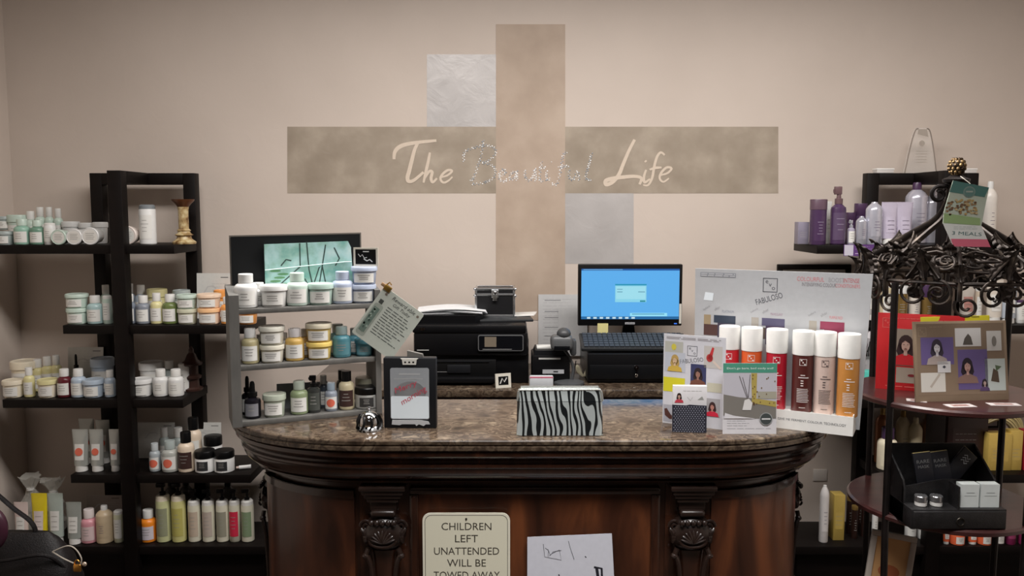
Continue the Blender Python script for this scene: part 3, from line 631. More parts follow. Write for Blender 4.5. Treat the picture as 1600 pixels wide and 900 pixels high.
# ---------------------------------------------------------------- right bookcase products
GR = 'hair products on the %s shelf of the right bookcase'; R_ = 'right bookcase'
PU = M(74, 52, 84, .3); LAV = M(176, 170, 190, .3, .2); SLV = M(186, 186, 196, .22, .45); PUC = M(72, 48, 78, .35); LP = M(150, 140, 160, .5)
row([('carton', 1252, 17, 34, 'grey lavender carton', dict(c=M(138, 132, 148, .4), d=.05, dy=.06)), ('cyl', 1277, 26, 70, 'squat purple bottle', dict(c=PU, cap=M(96, 74, 88, .35), split=.77, lab=PU, lm=LP)), ('tube', 1293, 10, 66, 'narrow white tube', dict(c=WH, dy=.08)),
     ('spray', 1308, 23, 90, 'purple spray bottle', dict(c=PU, cap=M(104, 80, 84, .35), lab=M(90, 72, 100, .4), lines=3, lm=LP)), ('spray', 1329, 11, 38, 'tiny silver spray bottle', dict(c=LAV, cap=SLV)), ('can', 1345, 17, 44, 'small silver can', dict(c=SLV, dome=.05)),
     ('can', 1364, 25, 66, 'silver aerosol can with domed top', dict(c=M(196, 196, 208, .25, .4), dome=.04)), ('tube', 1388, 26, 66, 'lavender tube with pointed base', dict(c=M(190, 182, 200, .3, .1), lab=M(190, 182, 200, .4), lm=M(110, 100, 122, .5, noise=0))), ('tube', 1411, 26, 66, 'lavender tube with pointed base', dict(c=M(190, 182, 200, .3, .1), lab=M(190, 182, 200, .4), lm=M(110, 100, 122, .5, noise=0)))],
    3.67, SZ[1], R_+' top shelf front', GR % 'top')
row([('cyl', 1328, 16, 48, 'purple capped bottle', dict(c=PU, cap=PUC)), ('cyl', 1343, 20, 62, 'tall dark purple bottle', dict(c=PU, cap=PUC)), ('can', 1429, 33, 94, 'large silver dome topped can', dict(c=M(196, 194, 206, .25, .4), cap=PUC)), ('can', 1455, 28, 84, 'silver dome topped can', dict(c=SLV)),
     ('can', 1482, 28, 84, 'silver can behind the iron scroll', dict(c=SLV)), ('can', 1543, 22, 96, 'tall white bottle right of the hanging tag', dict(c=M(228, 222, 214, .35), cap=WH))],
    3.80, SZ[1], R_+' top shelf back', GR % 'top')
# price strip on the shelf edge
a = at(1318, 400, 3.598); c = at(1378, 382, 3.598); wd = c.x-a.x; h = c.z-a.z
b = MB(); b.box(0, wd, -.001, .001, 0, h, M(92, 58, 118, .4)); b.yf = -.001
b.rect(.002, wd*.25, .002, h-.002, M(196, 192, 206, .5, noise=0), 1); b.lines(wd*.3, wd*.8, h*.5, h*.9, 2, M(170, 140, 190, .5, noise=0), .0015, 1); b.rect(wd*.3, wd*.8, h*.18, h*.24, M(190, 170, 205, .5, noise=0), 1)
b.rect(wd*.86, wd*.95, h*.3, h*.8, M(150, 120, 170, .5, noise=0), 1)
tag(b.build('shelf_tag', None, (a.x, 3.598, a.z)), 'purple shelf tag on the front edge of the right bookcase top shelf', 'tag')
# award and small boxes on the top rail
p = at(1437, 266, 3.888); t = thing('acrylic_award', 'clear arched acrylic award standing on top of the right bookcase', 'award', (p.x, 3.888, 1.83))
CLR = M(226, 222, 216, .04, alpha=.22, noise=0); hh = at(1437, 200, 3.888).z-1.83
out = [(-.075, 0), (-.055, hh*.55), (-.036, hh*.92), (-.026, hh), (.026, hh), (.036, hh*.92), (.055, hh*.55), (.075, 0)]
MB().plate(out, -.009, .009, CLR).build('award_body', t)
b = MB()
for s in (-1, 1): b.tube(smooth([(s*.073, -.010, .002), (s*.054, -.010, hh*.55), (s*.035, -.010, hh*.92), (s*.02, -.010, hh-.003)], 5), .0028, M(150, 140, 132, .15, .3), 6)
b.yf = -.0095; E = M(168, 158, 148, .4, noise=0); b.oval(0, hh*.66, .013, .013, E, 1); b.poly([(-.022, hh*.86), (.028, hh*.80), (.02, hh*.97), (-.02, hh*.97)], E, 1)
for k in range(5): b.rect(-.026, .026, hh*(.48-.06*k), hh*(.49-.06*k), E, 1)
b.build('etching', t)
for px, wp, lb in ((1380, 26, 'small white box on the left end of the right bookcase top rail'), (1512, 20, 'small white box behind the iron finial on the right bookcase top rail')):
    p = at(px, 266, 3.888); t = thing('small_box', lb, 'box', (p.x, 3.888, 1.83), 0, 'small white boxes on the top rail'); ww = wp*3.888/FPX
    MB().box(-ww/2, ww/2, -.025, .025, 0, .016, M(210, 206, 202, .5), .002).build('tray', t); MB().box(-ww/2-.002, ww/2+.002, -.027, .027, .014, .022, M(232, 230, 226, .4), .002).build('lid', t)
GO = M(150, 122, 70, .28, .5); GOW = M(206, 192, 160, .35)
row([('tube', 1362, 16, 62, 'grey tube', dict(c=M(170, 166, 164, .4), dy=.10)), ('tall', 1384, 20, 60, 'cream bottle', dict(c=GOW, dy=.06)), ('cyl', 1404, 24, 58, 'gold and white bottle', dict(c=GO, cap=WH, split=.8)), ('can', 1427, 18, 60, 'white can', dict(c=M(214, 206, 196, .4))),
     ('cyl', 1447, 18, 60, 'gold bottle with purple cap', dict(c=GO, cap=PU, split=.68)), ('cyl', 1465, 17, 60, 'gold bottle with purple cap', dict(c=GO, cap=PU, split=.68)), ('tube', 1509, 24, 60, 'white tube with faint red mark', dict(c=M(222, 214, 204, .4), lab=M(206, 150, 140, .5), dy=.04)), ('tall', 1527, 10, 56, 'narrow pale bottle', dict(c=M(206, 190, 170, .4))),
     ('tube', 1552, 26, 68, 'large pale tube', dict(c=M(216, 208, 196, .4))), ('tube', 1574, 26, 58, 'pale blue tube', dict(c=M(176, 184, 194, .4))), ('tall', 1594, 15, 36, 'small white bottle with purple cap', dict(c=WH, cap=PU))],
    3.68, SZ[2], R_+' second shelf', GR % 'second')
TEAL = M(92, 200, 186, .4)
row([('carton', 1352, 20, 38, 'bright teal carton', dict(c=TEAL, d=.06)), ('carton', 1385, 24, 62, 'teal and dark carton', dict(c=M(70, 150, 142, .4), d=.06, dy=.08)), ('carton', 1412, 20, 34, 'bright teal carton behind the front rod', dict(c=TEAL, d=.06))],
    3.70, SZ[3], R_+' third shelf', GR % 'third')
t = thing('foil_packet', 'crumpled white and black foil packet standing behind the white display board', 'packet', (at(1352, 560, 3.78).x, 3.80, SZ[3]))
b = MB(); rn = random.Random(3); n = 9
V = [(-.035+.07*i/6+rn.uniform(-.004, .004), rn.uniform(-.014, .006), .27*j/n+rn.uniform(-.004, .004)) for j in range(n+1) for i in range(7)]
b.add(V, [(j*7+i, j*7+i+1, (j+1)*7+i+1, (j+1)*7+i) for j in range(n) for i in range(6)], M(190, 186, 190, .3))
b.add([(x, .02, z) for x, y, z in V], [(j*7+i, (j+1)*7+i, (j+1)*7+i+1, j*7+i+1) for j in range(n) for i in range(6)], M(190, 186, 190, .3))
b.build('foil', t, ang=10); b = MB()
for k in range(4): b.line([(-.02+.01*k, .12+.02*k), (-.01+.01*k, .20+.01*k), (.0+.008*k, .16)], .006, BLACK, 1)
b.build('black_print', t, (0, -.016, 0))
# fourth shelf
YG = M(206, 176, 92, .35); CG = M(196, 150, 90, .35)
row([('can', 1376, 20, 86, 'copper brown can', dict(c=M(150, 96, 64, .3, .3), cap=GO, dy=.10)), ('shampoo', 1385, 30, 66, 'cream bottle with purple cap', dict(c=M(232, 222, 196, .35), cap=PU, lab=M(232, 222, 196, .4), dy=.0)), ('can', 1408, 20, 84, 'gold topped can', dict(c=GOW, cap=GO, dy=.08)),
     ('can', 1428, 20, 76, 'pale gold can', dict(c=GOW, dy=.05)), ('can', 1446, 20, 80, 'brown and gold can', dict(c=M(120, 84, 56, .35), cap=GO, dy=.09)), ('carton', 1500, 62, 100, 'dark brown tall carton', dict(c=M(48, 26, 26, .35), lab=M(48, 26, 26, .35), d=.10, dy=.06)),
     ('carton', 1555, 36, 58, 'golden yellow wide carton', dict(c=YG, lab=YG, d=.06)), ('carton', 1581, 19, 62, 'golden yellow narrow carton', dict(c=YG, lab=YG, d=.05)), ('carton', 1606, 24, 62, 'crimson carton', dict(c=M(170, 36, 52, .35), d=.06))],
    3.69, SZ[4], R_+' fourth shelf', GR % 'fourth')
t = thing('hair_swatch', 'bundle of pale blond hair extensions above the yellow cartons on the right bookcase', 'hair', (at(1566, 700, 3.80).x, 3.83, SZ[4]))
b = MB(); rn = random.Random(5)
for k in range(26):
    o = rn.uniform(-.02, .02); q = rn.uniform(-.015, .015)
    b.tube(smooth([(-.065+o*.3, q, .19+o), (-.02, q-.01, .215+o), (.04+o, q-.015, .20+o), (.075+o, q-.01, .16+o), (.085+o, q, .12)], 4), .0045, M(208, 192, 140, .5), 5)
b.build('strands', t); MB().box(.04, .11, -.03, .02, 0, .13, M(150, 120, 60, .4), .003).build('holder', t)
t = thing('framed_photo', 'small black framed picture behind the blond hair bundle on the right bookcase', 'picture frame', (at(1546, 676, 3.86).x, 3.87, SZ[4]+.14))
b = MB(); b.box(-.05, .05, 0, .012, 0, .125, BLACK, .002); b.build('frame', t); b = MB(); b.rect(-.04, .04, .01, .112, M(176, 178, 184, .5, noise=0)); b.poly([(-.03, .10), (.005, .075), (.02, .03), (-.01, .05)], M(190, 120, 96, .5, noise=0), 2); b.build('picture', t)
t2 = tag(MB().box(-.07, .07, -.05, .03, 0, .138, M(92, 60, 58, .4), .003).build('carton_stack', None, (at(1546, 700, 3.86).x, 3.86, SZ[4])), 'dark plum carton under the small black framed picture', 'box')
OC = M(216, 100, 62, .35)
row([('carton', 1306, 17, 72, 'gold carton', dict(c=M(190, 164, 86, .3, .2), d=.06, lab=M(190, 164, 86, .4))), ('cyl', 1326, 10, 58, 'dark slim bottle with gold cap', dict(c=M(40, 24, 20, .3), cap=GO, split=.9, dy=.06)), ('cyl', 1334, 10, 52, 'dark slim bottle with gold cap', dict(c=M(40, 24, 20, .3), cap=GO, split=.88)),
     ('cyl', 1342, 10, 60, 'dark slim bottle with gold cap', dict(c=M(40, 24, 20, .3), cap=GO, split=.9, dy=.08)), ('cyl', 1349, 10, 52, 'dark slim bottle with gold cap', dict(c=M(40, 24, 20, .3), cap=GO, split=.88, dy=.02)), ('tall', 1366, 9, 44, 'slim white bottle', dict(c=WH)), ('tall', 1422, 17, 40, 'white bottle', dict(c=WH)), ('tall', 1441, 17, 40, 'white bottle', dict(c=WH))],
    3.70, SZ[5], R_+' bottom shelf', GR % 'bottom')
row([('tube', 1478, 11, 30, 'narrow orange tube', dict(c=OC)), ('jar', 1495, 22, 26, 'orange jar', dict(c=OC, lid=M(230, 120, 80, .4))), ('tube', 1519, 15, 28, 'orange tube', dict(c=OC)), ('jar', 1537, 21, 26, 'orange jar beside the tube', dict(c=OC, lid=M(226, 110, 70, .4))), ('jar', 1558, 20, 30, 'orange jar with black base', dict(c=M(50, 40, 40, .4), lid=OC)),
     ('tall', 1578, 15, 72, 'magenta bottle', dict(c=M(132, 40, 84, .35), cap=M(132, 40, 84, .35), lab=M(150, 60, 100, .5))), ('tall', 1598, 15, 72, 'magenta bottle', dict(c=M(150, 50, 96, .35), cap=M(132, 40, 84, .35), lab=M(150, 60, 100, .5)))],
    3.635, SZ[5], 'orange and magenta group, '+R_+' bottom', GR % 'bottom')
row([('can', 1286, 14, 90, 'slim white aerosol can', dict(c=M(216, 212, 210, .3), cap=WH, dome=.03))], 3.66, SZ[5], 'beside the counter on the right bookcase bottom shelf', GR % 'bottom')
# picture frame on the back wall behind the display board
a = at(1215, 413, 3.985); c = at(1330, 413, 3.985); wd = c.x-a.x
t = thing('picture_frame', 'dark wooden picture frame on the wall behind the white display board', 'picture frame', ((a.x+c.x)/2, WY, a.z-.30))
b = MB()
for x0, x1, z0, z1 in ((-wd/2, wd/2, .275, .30), (-wd/2, wd/2, 0, .025), (-wd/2, -wd/2+.025, .02, .28), (wd/2-.025, wd/2, .02, .28)): b.box(x0, x1, -.022, 0, z0, z1, ESP, .003)
b.build('frame', t); MB().box(-wd/2+.02, wd/2-.02, -.010, -.001, .02, .28, M(196, 192, 186, .5)).build('mat_board', t)
tag(MB().box(-.035, .035, -.006, 0, -.03, .03, M(214, 206, 198, .4), .003).build('wall_outlet', None, (at(1281, 742, WY).x, WY, at(1281, 742, WY).z)), 'white wall plate just above the slim white aerosol can', 'wall plate')
# ---------------------------------------------------------------- back desk
DZ = .92; DY = 3.38
dk = thing('back_desk', 'dark wooden back desk with brown marble top under the monitor and printer', 'desk', (.15, 3.7, 0))
f = lambda name, mb: mb.build(name, dk, (-.15, -3.7, 0))
f('marble_top', MB().box(-.88, 1.12, DY, 3.985, DZ-.03, DZ, MARBLE, .004))
f('moulding', MB().box(-.86, 1.10, DY+.015, 3.98, DZ-.05, DZ-.03, WOOD, .004).box(-.85, 1.09, DY+.03, 3.98, DZ-.075, DZ-.05, WOOD, .006))
f('body', MB().box(-.83, 1.07, DY+.05, 3.98, 0, DZ-.075, WOOD, .003))
DBLK = M(13, 13, 15, .35); DBLK2 = M(26, 27, 30, .4); GLS = M(16, 17, 20, .12)
# printer
PYF = 3.50; a = at(645, 600, PYF); c = at(826, 600, PYF); pw = c.x-a.x; ph = at(700, 512, PYF).z-DZ
t = thing('printer', 'black multifunction printer with paper on its tray on the back desk', 'printer', ((a.x+c.x)/2, PYF, DZ))
b = MB(); b.box(-pw/2+.04, pw/2, .02, .38, .0, ph*.80, DBLK, .008); b.box(-pw/2+.005, pw/2-.004, .0, .38, ph*.50, ph*.92, DBLK, .010)
b.box(-pw/2+.05, pw*.22, -.004, .02, .012, ph*.44, M(12, 12, 13, .4), .004); b.build('body', t)
b = MB(); b.box(-pw/2, pw/2-.01, -.005, .37, ph*.90, ph*1.05, DBLK, .010)
b.slab([(-pw/2+.01, .04), (.02, .04), (.05, .09), (.05, .34), (-pw/2+.01, .34)], ph*1.04, ph*1.19, DBLK)
b.build('scanner_lid', t)
b = MB(); b.yf = 0; z0, z1 = at(750, 548, PYF).z-DZ, at(750, 523, PYF).z-DZ
x0, x1 = at(747, 540, PYF).x-(a.x+c.x)/2, at(818, 540, PYF).x-(a.x+c.x)/2
b.plate(rrect(x0, x1, z0, z1, .009), -.008, 0, M(140, 142, 144, .3, .6)); b.plate(rrect(x0+.004, x1-.004, z0+.004, z1-.004, .006), -.009, 0, GLS); b.yf = -.0092
b.rect(x0+.028, x0+.078, z0+.018, z1-.008, M(120, 110, 96, .3, noise=0)); b.rect(x0+.02, x1-.05, z0+.007, z0+.0085, LGREY); b.build('control_panel', t)
b = MB(); b.box(-pw/2+.055, pw*.21, -.035, .0, .012, .035, DBLK, .004); b.box(-pw*.20, pw*.0, -.010, 0, .05, .085, DBLK2, .003)
b.rect(-pw*.33, -pw*.20, .058, .0595, GREY, 60); b.box(-pw*.34, pw*.16, -.008, 0, .098, .102, DBLK2); b.build('paper_tray', t)
b = MB(); b.yf = -.003; b.rect(-pw/2+.02, -pw/2+.07, ph*.60, ph*.615, LGREY); b.build('silver_lettering', t); b = MB(); b.yf = -.003; b.oval(-pw/2+.045, ph*.98, .012, .007, CHROME, 8); b.build('round_emblem', t)
px_ = at(706, 490, 3.7)
ps = thing('paper_stack', 'stack of white paper fanned over the left end of the printer lid', 'paper', (at(706, 490, 3.68).x, 3.68, DZ+ph*1.19))
b = MB(); rn = random.Random(2)
for k in range(6):
    rt = Matrix.Rotation(rn.uniform(-.14, .14), 4, 'Z'); s0 = len(b.V); n = 7
    V = [(-.15+.30*i/n, (-.10 if j == 0 else .10), .0015+.0018*k+.014*math.sin(PI*i/n)*(k/6)) for j in (0, 1) for i in range(n+1)]
    b.add(V, [(i, i+1, i+n+2, i+n+1) for i in range(n)], M(232, 234, 236, .6)); b.xform(rt, s0)
b.box(-.145, .14, -.09, .09, 0, .0015, M(232, 234, 236, .6)); b.build('sheets', ps)
tag(MB().plate(rrect(-.02, .02, 0, .028, .012), 0, .04, DBLK).build('cable_loop', None, (at(732, 491, 3.72).x, 3.72, DZ+ph*1.05)), 'small black hump between the paper stack and the metal case', 'cable')
# case on printer
cy = 3.66; a = at(742, 502, cy); c = at(805, 450, cy); cw_ = c.x-a.x; zb = DZ+ph*1.05; chh = c.z-zb; chh = max(chh, .12)
mg = thing('magazine_stack', 'dark curved booklet lying beneath the small metal edged case', 'book', ((a.x+c.x)/2+.03, cy+.02, zb), .1)
MB().box(-.13, .13, -.10, .10, 0, .012, M(46, 48, 50, .4), .004).build('cover', mg)
ww = at(833, 492, cy)
pp = tag(MB().box(-.07, .07, -.06, .06, 0, .003, WHITE).box(-.06, .075, -.05, .05, .003, .005, WHITE).build('loose_paper', None, (at(812, 496, cy).x, cy+.08, zb+.013), (0, -.05, -.1)), 'loose white paper sticking out right of the metal edged case', 'paper')
t = thing('storage_case', 'small black case with aluminium edges and latch on the printer', 'case', ((a.x+c.x)/2, cy, zb+.013)); chh -= .013
D = .13; e = .010; AL = M(200, 202, 204, .25, .9)
MB().box(-cw_/2+.003, cw_/2-.003, .003, D-.003, .003, chh-.003, M(24, 24, 26, .5)).build('body', t)
b = MB()
for x in (-cw_/2, cw_/2-e):
    for y in (0, D-e): b.box(x, x+e, y, y+e, 0, chh, AL, .002)
    for z in (0, chh*.70, chh-e): b.box(x, x+e, 0, D, z, z+e, AL, .002)
for z in (0, chh*.73, chh-e):
    for y in (0, D-e): b.box(-cw_/2, cw_/2, y, y+e, z, z+e, AL, .002)
for x in (-cw_/2, cw_/2):
    for z in (0.003, chh*.73, chh-e/2): b.ell((x, 0, z), (.007, .007, .007), AL, 8, 6)
b.build('edge_trim', t)
b = MB(); b.box(-.016, .016, -.008, .002, chh*.66, chh*.94, AL, .003); b.box(-.010, .010, -.012, 0, chh*.56, chh*.80, M(170, 170, 168, .25, .9), .003); b.ell((0, -.012, chh*.84), (.008, .004, .008), CHROME, 10, 6); b.build('latch', t)
b = MB(); b.yf = .002; b.rect(-cw_/2+.014, -cw_/2+.052, .020, .024, GREY); b.rect(-cw_/2+.014, -cw_/2+.045, .014, .017, GREY); b.build('nameplate', t)
# small framed stamp in front of printer
p = atz(787, 598, DZ); t = thing('tiny_framed_print', 'tiny white framed black print leaning at the printer right corner', 'picture frame', (at(787, 598, 3.43).x, 3.43, DZ), .35, None, -.12)
b = MB(); b.plate([(-.034, 0), (.034, 0), (.034, .060), (-.034, .060)], 0, .008, M(206, 202, 190, .5)); b.build('frame', t)
b = MB(); b.rect(-.022, .022, .012, .048, BLACK, 1); b.line([(-.015, .018), (-.005, .04), (.004, .025), (.015, .042)], .005, M(200, 200, 196, .5, noise=0), 2); b.build('print', t)
# paper sheets on the wall
for nm, (x0, x1, y0, y1, tl), Y, lb in (('wall_paper_sheet', (841, 911, 460, 556, 0), 3.992, 'white printed sheet taped on the wall left of the monitor'), ('wall_paper_sheet', (872, 918, 480, 556, 0), 3.985, 'white sheet partly behind the monitor, over the printed sheet')):
    a = at(x0, y1, Y); c = at(x1, y0, Y); wd = c.x-a.x; h = c.z-a.z; b = MB(); b.box(0, wd, -.0006, .0002, 0, h, M(200, 200, 200, .6)); b.yf = -.0006
    if x0 == 841:
        for k, fr in enumerate((.90, .72, .62, .46, .32)): b.rect(wd*.14, wd*(.5 if k % 2 == 0 else .8), h*fr, h*fr+.003, M(130, 130, 134, .6, noise=0), 1)
        b.lines(wd*.1, wd*.9, h*.08, h*.95, 16, M(176, 176, 178, .6, noise=0), .0012, 1)
    tag(b.build(nm, None, (a.x, Y, a.z)), lb, 'paper', 'sheets on the wall')
# receipt printer
ry = 3.50; a = at(831, 592, ry); c = at(891, 548, ry); rw = c.x-a.x; rh = c.z-DZ
t = thing('receipt_printer', 'black receipt printer between the large printer and barcode scanner', 'receipt printer', ((a.x+c.x)/2, ry, DZ))
b = MB(); b.box(-rw/2, rw/2, 0, .18, 0, rh*.86, DBLK, .008); b.plate([(-rw/2+.005, rh*.8), (rw/2-.005, rh*.8), (rw/2-.016, rh), (-rw/2+.016, rh)], .01, .16, DBLK2); b.build('body', t)
b = MB(); b.yf = 0; b.plate([(-rw*.22, rh*.32), (rw*.34, rh*.32), (rw*.34, rh*.44), (-rw*.22, rh*.44)], -.002, .002, M(168, 170, 174, .35)); b.yf = -.002; b.rect(.01, .03, rh*.36, rh*.40, INK); b.build('front_strip', t)
MB().box(-rw*.32, rw*.25, -.001, .002, rh*.74, rh*.79, LGREY).build('paper_slot', t)
tag(MB().box(-.055, .045, 0, .06, 0, .010, M(222, 222, 218, .6), .002).build('receipt_paper', None, ((a.x+c.x)/2-.005, ry+.04, DZ+rh+.0005)), 'small white paper pad lying on the receipt printer', 'paper')
# barcode scanner
p = atz(885, 592, DZ); sy = 3.50; sx = at(889, 590, sy).x
t = thing('barcode_scanner', 'grey barcode scanner on gooseneck stand with round base', 'barcode scanner', (sx, sy, DZ))
SG1 = M(66, 68, 70, .45)
MB().lathe([(.062, 0), (.066, .004), (.064, .012), (.045, .018), (.014, .022)], SG1, 28).build('base', t)
MB().tube(smooth([(.012, 0, .018), (.018, .004, .07), (.0, .006, .12), (-.026, 0, .155)], 6), .0065, SG1, 10).tube(smooth([(.03, .01, .10), (.024, .01, .05), (.018, .01, .02)], 5), .002, BLACK, 6).build('gooseneck', t)
b = MB(); b.box(-.080, .014, -.045, .035, .150, .215, M(88, 90, 92, .4), .020, 4); b.ell((-.024, -.01, .220), (.030, .036, .026), SG1, 16, 10); b.box(.004, .030, -.02, .035, .125, .195, SG1, .010)
b.build('scanner_head', t)
b = MB(); b.box(-.066, .0, -.0465, -.042, .156, .172, GLS, .001); b.build('scan_window', t)
p = atz(846, 603, DZ); t = tag(MB().box(-.05, .05, -.012, .012, 0, .055, M(196, 200, 204, .25), .006).box(-.048, .048, -.0125, -.010, .046, .052, M(206, 120, 140, .4)).build('foil_pouch', None, (at(846, 603, 3.40).x, 3.42, DZ)), 'silvery pouch with pink edge behind the zebra clutch', 'pouch')
t = thing('ribbon_bow', 'cream ribbon scrap beside the round scanner base', 'ribbon', (at(912, 585, 3.60).x, 3.62, DZ))
b = MB(); 
for s in (-1, 1): b.tube(smooth([(0, 0, .012), (s*.02, 0, .028), (s*.030, .004, .05), (s*.022, .006, .052), (s*.006, 0, .018)], 6), .006, M(214, 206, 176, .6), 6, flat=.4)
b.build('loops', t)
# cash drawer, keyboard, monitor
ky = 3.52; a = at(918, 592, ky); kw = .42; kh = at(918, 553, ky).z-DZ; xc = a.x+kw/2
t = thing('cash_drawer', 'black metal cash drawer with key under the keyboard', 'cash drawer', (xc, ky, DZ))
MB().box(-kw/2, kw/2, .003, .40, 0.005, kh, DBLK, .004).build('body', t)
MB().box(-kw/2+.008, kw/2-.008, -.002, .01, .018, kh*.62, M(17, 18, 20, .3), .002).build('drawer_front', t)
kx = at(994, 578, ky).x-xc
b = MB(); b.loft([(0, .010, .010, 2), (.006, .009, .009, 2)], CHROME, 16); b.xform(Matrix.Translation((kx, -.002, kh*.55)) @ Matrix.Rotation(PI/2, 4, 'X')); b.build('lock', t)
b = MB(); b.box(kx-.0015, kx+.0015, -.016, -.004, kh*.30, kh*.56, CHROME); b.ell((kx, -.010, kh*.28), (.006, .0015, .008), CHROME, 10, 6); b.build('key', t)
kb = thing('keyboard', 'black computer keyboard resting on the cash drawer', 'keyboard', (xc+.0, ky+.03, DZ+kh+.004), 0, None, .30)
b = MB(); b.box(-.235, .235, 0, .155, 0, .016, M(40, 42, 44, .4), .005); b.build('base', kb)
b = MB()
for r in range(6):
    for k in range(20): b.box(-.222+k*.0222, -.222+k*.0222+.0185, .012+r*.0228, .012+r*.0228+.0185, .015, .022, M(52, 54, 58, .45))
b.build('keys', kb); MB().box(-.2, .2, .10, .154, -.04, .0, DBLK).build('rear_feet', kb)
my = 3.74; a = at(903, 509, my); c = at(1067, 413, my); mw = c.x-a.x; mh = c.z-a.z; mx = (a.x+c.x)/2
t = thing('computer_monitor', 'black widescreen monitor showing a blue desktop with login box', 'monitor', (mx, my, DZ+kh))
z0 = a.z-DZ-kh
b = MB(); b.box(-mw/2, mw/2, 0, .035, z0, z0+mh, DBLK, .004); b.build('bezel', t)
b = MB(); b.yf = -.0004
sx0, sx1, sz0, sz1 = -mw/2+.014, mw/2-.014, z0+.030, z0+mh-.020
def E_(r, g, b_): return M(r, g, b_, .3, emit=.95, noise=0)
b.rect(sx0, sx1, sz0, sz1, E_(92, 176, 240)); SW, SH = sx1-sx0, sz1-sz0
def sr(x0, x1, y0, y1, m, L): b.rect(sx0+SW*x0, sx0+SW*x1, sz1-SH*y1, sz1-SH*y0, m, L)
sr(0, 1, 0, .035, E_(30, 88, 160), 2); sr(.02, .42, .010, .022, E_(120, 180, 220), 3)
sr(0, 1, .945, 1, E_(34, 104, 160), 2)
for k in range(8): sr(.06+.065*k, .095+.065*k, .955, .99, E_(200, 226, 236), 3)
sr(.345, .665, .30, .66, E_(140, 214, 236), 2); sr(.345, .665, .30, .33, E_(36, 150, 186), 3); sr(.355, .655, .35, .60, E_(160, 224, 240), 3)
sr(.365, .42, .45, .462, E_(60, 120, 150), 4); sr(.365, .42, .40, .410, E_(60, 120, 150), 4); sr(.58, .65, .45, .462, E_(60, 120, 150), 4); sr(.60, .655, .625, .655, E_(40, 140, 150), 4); sr(.50, .88, .875, .94, E_(150, 226, 250), 3); sr(.52, .85, .89, .905, E_(60, 130, 170), 4)
o = b.build('screen', t); o['label'] = 'lit blue screen'
b = MB(); b.yf = -.0004; b.rect(-.022, .022, z0+.007, z0+.016, M(170, 172, 176, .4, noise=0), 1); b.rect(mw/2-.035, mw/2-.022, z0+.008, z0+.012, M(60, 120, 255, .3, emit=1.5), 1); b.text('SAMSUNG', 0, z0+.0115, M(60, 62, 66, .5, noise=0), width=.036, height=.005, L=2); b.build('badge', t)
MB().plate([(-.035, .01), (.035, .01), (.022, z0+.02), (-.022, z0+.02)], .035, .055, DBLK).build('neck', t)
MB().lathe([(.10, 0), (.10, .006), (.06, .012)], DBLK, 28, (0, .06, 0)).build('stand_base', t)
tag(MB().box(-.024, .024, -.001, 0, -.042, .008, M(222, 214, 150, .6)).build('sticky_note', None, (at(942, 508, my-.006).x, my-.004, at(942, 508, my-.006).z), (.06, 0, 0)), 'pale yellow sticky note hanging from the monitor bottom edge', 'note')
tag(MB().box(-.005, .005, -.001, 0, -.045, .045, M(206, 204, 196, .5)).build('paper_strip', None, (mx+mw/2-.008, my-.002, at(1063, 490, my).z)), 'narrow pale paper strip on the monitor lower right edge', 'paper')

# ---------------------------------------------------------------- rotated helper on counter
def col_on(px, P, d):
    """point on the line P+s*d (plan) seen in pixel column px (counter height)"""
    u = (px-800)/FPX; z = ZT+.1; k = None
    # x/den = u with den = y*CP + (EYE-z)*SP
    # (Px+s dx) = u*((Py+s dy)*CP+(EYE-z)*SP)
    s = (u*(P[1]*CP+(EYE-z)*SP)-P[0])/(d[0]-u*d[1]*CP); return (P[0]+s*d[0], P[1]+s*d[1], s)
# grey wooden display rack
A = atz(372, 668, ZT); Bp = atz(596, 646, ZT); dx, dy = Bp.x-A.x, Bp.y-A.y; RL = math.hypot(dx, dy); ra = math.atan2(dy, dx); ex = (math.cos(ra), math.sin(ra)); en = (-math.sin(ra), math.cos(ra))
rack = thing('display_rack', 'grey painted wooden three tier rack of hair products on the left of the counter', 'rack', (A.x, A.y, ZT), ra)
RD = .125; T = .014; RZ = [.014, at(376, 573, A.y).z-ZT, at(376, 484, A.y).z-ZT]; TOPZ = at(374, 455, A.y).z-ZT
side = [(0, 0), (RD, 0), (RD, TOPZ+.008), (0, TOPZ-.012)]
for x in (-.014, RL-.014):
    b = MB(); b.plate([(y, z) for y, z in (side if x < .1 else [(0, 0), (RD, 0), (RD, TOPZ+.008), (0, TOPZ-.012)])], 0, .026 if x < .1 else .016, GREYW); b.xform(Matrix.Translation((x, 0, 0)) @ Matrix(((0, 1, 0, 0), (1, 0, 0, 0), (0, 0, 1, 0), (0, 0, 0, 1)))); b.build('side_panel', rack)
for z in RZ: MB().box(.0, RL-.004, .002, RD, z-.014, z, GREYW, .001).build('shelf', rack)
# black display panel + teal art
py_ = RD-.006
hz = at(362, 369, A.y+.1).z-ZT
bp = MB(); bp.plate([(.001, RZ[2]+.001), (.375, RZ[2]+.001), (.375, hz+.006), (.001, hz+.002)], py_-.010, py_-.002, M(110, 104, 96, .6)); bp.plate([(.005, RZ[2]+.002), (.371, RZ[2]+.002), (.371, hz+.002), (.005, hz-.002)], py_-.012, py_-.010, M(12, 14, 16, .55))
o = bp.build('black_board', None, (A.x, A.y, ZT), (0, 0, ra)); tag(o, 'black board standing behind the products on the top tier of the grey rack', 'board')
def Rw(lx, ly, lz=0): return Vector((A.x+lx*ex[0]+ly*en[0], A.y+lx*ex[1]+ly*en[1], ZT+lz))
def px_local(px, ly):
    P = Rw(0, ly); return col_on(px, (P.x, P.y), ex)[2]
ax0, ax1 = px_local(419, py_-.03), px_local(552, py_-.03); P = Rw(ax0, py_-.03); az1 = at(419, 379, P.y).z-ZT; az0 = RZ[2]; AW = ax1-ax0
